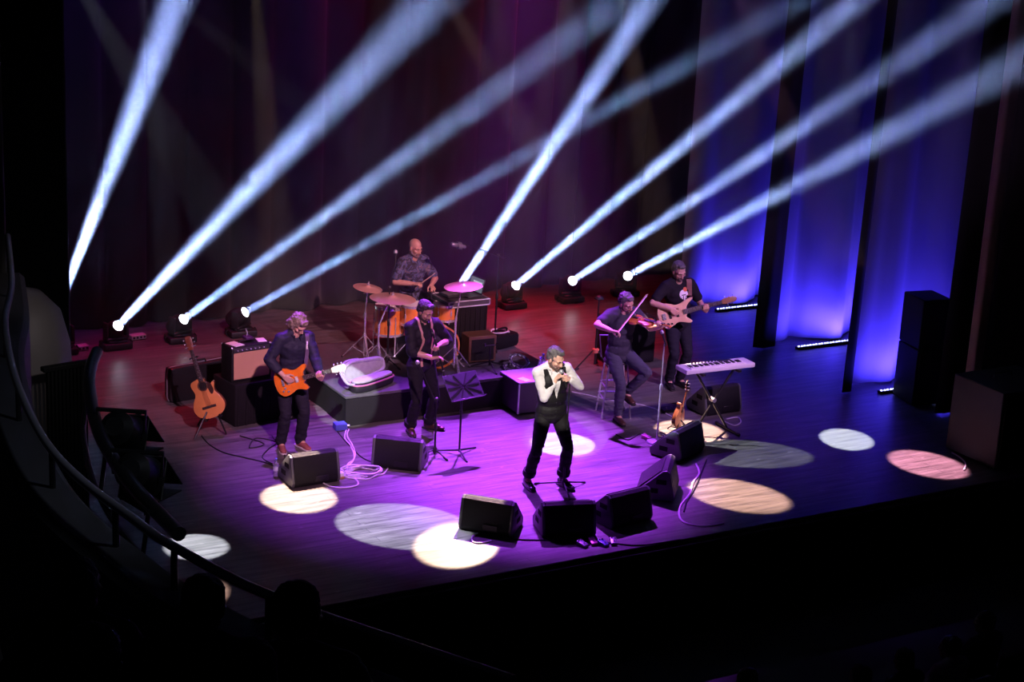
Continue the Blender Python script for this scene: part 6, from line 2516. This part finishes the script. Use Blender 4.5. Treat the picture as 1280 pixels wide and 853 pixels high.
# ------------------------------------------------------------------ side balcony, rail, lighting pipe
RZB = 3.9
RAILP = [V((-6.62, -2.35, 3.98)), V((-6.89, -3.5, RZB)), V((-7.17, -4.41, RZB)), V((-7.37, -5.32, RZB)), V((-7.50, -6.12, RZB)), V((-7.58, -6.91, RZB)), V((-7.57, -7.51, RZB)), V((-7.49, -8.12, RZB)), V((-7.44, -8.46, RZB)), V((-7.29, -9.02, RZB)), V((-7.17, -9.32, RZB)), V((-7.02, -9.64, RZB)), V((-6.6, -10.41, RZB))]
rail = spline(RAILP, 6)
wallb = mat('balcony_front', (0.040, 0.040, 0.045), 0.6, noise_amt=0.25, noise_scale=4)
mb = MB()
rg = []
for i, q in enumerate(rail):
    a, b = rail[max(i - 1, 0)], rail[min(i + 1, len(rail) - 1)]
    d = (b - a)
    d.z = 0
    d.normalize()
    n = V((-d.y, d.x, 0))
    if n.x < 0:
        n = -n
    o = V((q.x, q.y, 0))
    rg.append([o + n * 0.12 + V((0, 0, RZB - 1.7)), o + n * 0.12 + V((0, 0, RZB - 0.26)), o + n * 0.08 + V((0, 0, RZB - 0.22)), o - n * 0.12 + V((0, 0, RZB - 0.22)), o - n * 0.16 + V((0, 0, RZB - 0.26)), o - n * 0.16 + V((0, 0, RZB - 1.7))])
mb.rings(rg)
tag(mb.build('wall_balcony', wallb), kind='structure')
t = thing('balcony_rail', 'curved dark metal handrail along the side balcony edge at the left', 'handrail', (-7.3, -6.5, RZB))
mb = MB()
mb.tube([q - t.location for q in rail], 0.024, 10)
mb.build('handrail', mat('rail_metal', (0.45, 0.45, 0.52), 0.3, 0.7), t)
for k in range(4, len(rail), 9):
    q = rail[k] - t.location
    mb = MB()
    mb.cyl(q, q - V((0, 0, 0.225)), 0.018, n=8)
    mb.build('post', BLACK_METAL, t)

# stepped balcony floor under the seats
LOOK = radians(-38)
MB_ = Matrix(((cos(LOOK), -sin(LOOK), 0, 0), (sin(LOOK), cos(LOOK), 0, 0), (0, 0, 1, 0), (0, 0, 0, 1)))
mb = MB()
mb.prism([(0.95, -12.15), (0.6, -11.6), (-0.4, -11.55), (-2.4, -11.55), (-2.4, -13.42), (0.95, -13.42)], 2.3, 3.289, MB_)
tag(mb.build('floor_3', PROSC), kind='structure')
mb = MB()
mb.prism([(1.6, -13.44), (-2.4, -13.44), (-2.4, -16.0), (1.6, -16.0)], 2.3, 3.635, MB_)
tag(mb.build('floor_4', PROSC), kind='structure')

# pale curved column casing at the left wall
c = onY(40, 430, -1.9)
mb = MB()
prof = [(0.001, -1.15), (0.40, -1.15), (0.42, -1.1), (0.42, c.z - .25), (0.40, c.z + 0.05), (0.33, c.z + 0.32), (0.18, c.z + 0.48), (0.001, c.z + 0.53)]
mb.lathe([(r * 1.0, z) for r, z in prof], Matrix.Translation((c.x - 0.12, c.y - 0.1, 0)), 32, caps=False)
o = mb.build('column_casing', mat('grey_casing', (0.22, 0.20, 0.21), 0.55))
tag(o, 'rounded grey casing against the dark left wall behind the balcony rail', 'casing')

# louvred black panel below it
c0, c1 = onY(55, 456, -2.6), onY(110, 452, -2.6)
t = thing('louvre_panel', 'black upright slatted panel beside the lighting pipe at the left', 'panel', ((c0.x + c1.x) / 2, -2.6, -1.15), radians(10))
wv = (c1.x - c0.x)
zt = c0.z + 1.12
mb = MB()
for k in range(11):
    mb.box((-wv / 2 + (k + .5) * wv / 11, 0, zt / 2), (0.018, 0.05, zt), bev=0.004)
mb.build('slats', BLACK_PAINT, t)
mb = MB()
mb.box((0, 0, zt), (wv + 0.06, 0.07, 0.04), bev=0.006)
mb.build('top_bar', BLACK_PAINT, t)
mb = MB()
mb.box((0, 0, 0.02), (wv + 0.06, 0.07, 0.04), bev=0.006)
mb.build('bottom_bar', BLACK_PAINT, t)

# pipe with barn door lamps outside the balcony
PZ = 3.55
PP = [fl(u, v, PZ) for u, v in ((121, 440), (113, 462), (112, 490), (122, 535), (142, 575), (170, 612), (198, 642), (224, 668))]
pipe = spline(PP, 5)
t = thing('lighting_pipe', 'bent black lighting pipe hanging outside the side balcony', 'pipe', PP[3])
mb = MB()
mb.tube([q - t.location for q in pipe], 0.042, 12)
mb.build('pipe', mat('pipe_black', (0.02, 0.02, 0.022), 0.35, 0.4), t)
mb = MB()
mb.tube([q - t.location + V((-.06, -.05, -0.30)) for q in pipe[4:]], 0.020, 8)
mb.build('lower_pipe', BLACK_METAL, t)
for k in (8, 18, 28):
    q = pipe[k] - t.location
    mb = MB()
    mb.cyl(q, q + V((-.06, -.05, -0.30)), 0.014, n=8)
    mb.build('bracket', BLACK_METAL, t)
for px, lb, rz in (((158, 545), 'upper barn door lamp on the black pipe at the left', 0.2), ((178, 598), 'lower barn door lamp on the black pipe at the left', 0.1)):
    q = fl(px[0], px[1], PZ - 0.12)
    t = thing('barn_door_lamp', lb, 'stage light', group='barn door lamps on the pipe', M=frame(q, (0.80, -0.55, 0.0), (0.30, 0.45, 0.84), (-0.52, -0.70, 0.5)) @ Matrix.Scale(1.25, 4))
    mb = MB()
    mb.lathe([(0.05, 0.22), (0.09, 0.18), (0.10, 0.02), (0.115, 0.0), (0.10, -0.01)], n=18)
    mb.build('lamp_body', BLACK_METAL, t)
    for k in range(4):
        M = Matrix.Rotation(k * pi / 2, 4, 'Z') @ Matrix.Translation((0.11, 0, 0)) @ Matrix.Rotation(radians(118 if k % 2 else 128), 4, 'Y')
        mb = MB()
        mb.prism([(0, -0.10), (0.20, -0.155), (0.20, 0.155), (0, 0.10)], -0.003, 0.003, M)
        mb.build('barn_door', mat('barn_door_black', (0.006, 0.006, 0.006), 0.6), t)
    mb = MB()
    mb.tube([(-0.12, 0, 0.08), (-0.13, 0.10, 0.14), (0.13, 0.10, 0.14), (0.12, 0, 0.08)], 0.012, 6)
    mb.build('yoke', BLACK_METAL, t)

# ------------------------------------------------------------------ audience in the dark
DARKC = mat('dark_coat', (0.012, 0.011, 0.013), 0.85)
DARKH = mat('dark_hair', (0.010, 0.009, 0.009), 0.6, bump=0.6, bump_scale=70)
GREYC = mat('grey_coat', (0.05, 0.045, 0.05), 0.85)
PALEC = mat('pale_coat', (0.42, 0.36, 0.40), 0.85)
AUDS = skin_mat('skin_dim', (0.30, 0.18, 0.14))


def make_viewer(loc, yaw, label, coat, hair_kind, seed, nod=0.0, arms=True):
    rnd = random.Random(seed)
    f = Fig(label, loc, yaw, 1.72 + rnd.uniform(-.08, .08), 'people watching from the seats')
    f.pose((0, 0, 0.47), lean=rnd.uniform(-0.05, 0.12), side=rnd.uniform(-.05, .05), neck=(0, 0.03, 0.09), head=(nod, rnd.uniform(-.3, .3), 0), ankles=[V((0.10, 0.46, 0.09)), V((-0.10, 0.46, 0.09))], toes=[(0, 1, 0), (0, 1, 0)], knees=[(0.1, 1, 1), (-0.1, 1, 1)], wrists=[V((0.09, 0.30, 0.62)), V((-0.09, 0.30, 0.62))], elbows=[(1, -0.3, -0.6), (-1, -0.3, -0.6)])
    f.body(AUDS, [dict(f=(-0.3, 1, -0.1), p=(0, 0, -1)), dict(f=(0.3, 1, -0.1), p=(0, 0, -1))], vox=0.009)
    long = [((0, -0.07, -0.06), (0.078, 0.055, 0.12))] if hair_kind else []
    f.hair(DARKH, [((0, -0.030, 0.060), (0.088, 0.102, 0.080)), ((0, -0.072, 0.01), (0.078, 0.050, 0.085)), ((0.066, -0.025, 0.01), (0.022, 0.055, 0.06)), ((-0.066, -0.025, 0.01), (0.022, 0.055, 0.06))] + long, amp=0.007, vox=0.009)
    f.shirt(coat, 1.9, 0.024, folds=0.008, collar=False, name='coat', vox=0.014)
    f.trousers(DARKC, g=0.014, g2=0.03)
    return f


def make_seat(loc, yaw, lb):
    t = thing('theatre_seat', lb, 'seat', loc, yaw, 'dark theatre seats')
    SM = mat('seat_velvet', (0.03, 0.012, 0.018), 0.85)
    mb = MB()
    mb.box((0, 0.06, 0.40), (0.38, 0.46, 0.12), bev=0.03, seg=2)
    mb.build('seat_cushion', SM, t)
    mb = MB()
    mb.box((0, -0.20, 0.66), (0.38, 0.09, 0.62), Matrix.Rotation(0.10, 4, 'X'), bev=0.03, seg=2)
    mb.build('backrest', SM, t)
    for s in (-1, 1):
        mb = MB()
        mb.box((s * 0.205, 0.02, 0.55), (0.03, 0.40, 0.05), bev=0.012)
        mb.box((s * 0.205, -0.05, 0.27), (0.03, 0.10, 0.53), bev=0.008)
        mb.build('armrest', BLACK_PAINT, t)
    return t


def seated(px, z_head, yaw, lb, coat, hk, seed, floor_z):
    """head top at a photo pixel, height z_head"""
    q = fl(px[0], px[1], z_head)
    make_viewer(V((q.x, q.y, z_head - 1.31)), yaw, lb, coat, hk, seed)
    make_seat(V((q.x + 0.04 * sin(yaw), q.y - 0.04 * cos(yaw), z_head - 1.31)), yaw, 'theatre seat under the ' + ' '.join(lb.split()[:10]))


AUD = [
    ((243, 702), 4.60, 'viewer whose dark head shows against the front pool of light', DARKC, 1, 1),
    ((376, 732), 4.60, 'viewer at the balcony rail farthest right, dark bushy hair', DARKC, 0, 2),
    ((100, 674), 4.60, 'viewer in the dark left of the balcony post', DARKC, 0, 4),
    ((312, 778), 4.946, 'viewer in a grey coat behind and between two darker heads at the balcony', GREYC, 1, 3),
    ((105, 780), 4.946, 'viewer low at the bottom left, second row of the balcony', DARKC, 0, 6),
]
for px, z, lb, ct, hk, sd in AUD:
    seated(px, z, LOOK, lb, ct, hk, sd, 3.2)
STALLS = [
    ((1080, 826), 0.161, 'viewer in the stalls with a dark head right of centre at the bottom edge', DARKC, 0, 11),
    ((1138, 806), 0.161, 'viewer in the stalls left of the pale coat', DARKC, 1, 12),
    ((1196, 789), 0.161, 'viewer in a pale coat in the stalls at the lower right', PALEC, 0, 13),
    ((1240, 757), 0.161, 'viewer in the stalls near the right margin with a dark head', DARKC, 0, 14),
    ((940, 828), 0.161, 'viewer in the stalls alone at the bottom edge below the stage', DARKC, 1, 16),
]
for px, z, lb, ct, hk, sd in STALLS:
    seated(px, z, radians(8), lb, ct, hk, sd, -1.15)
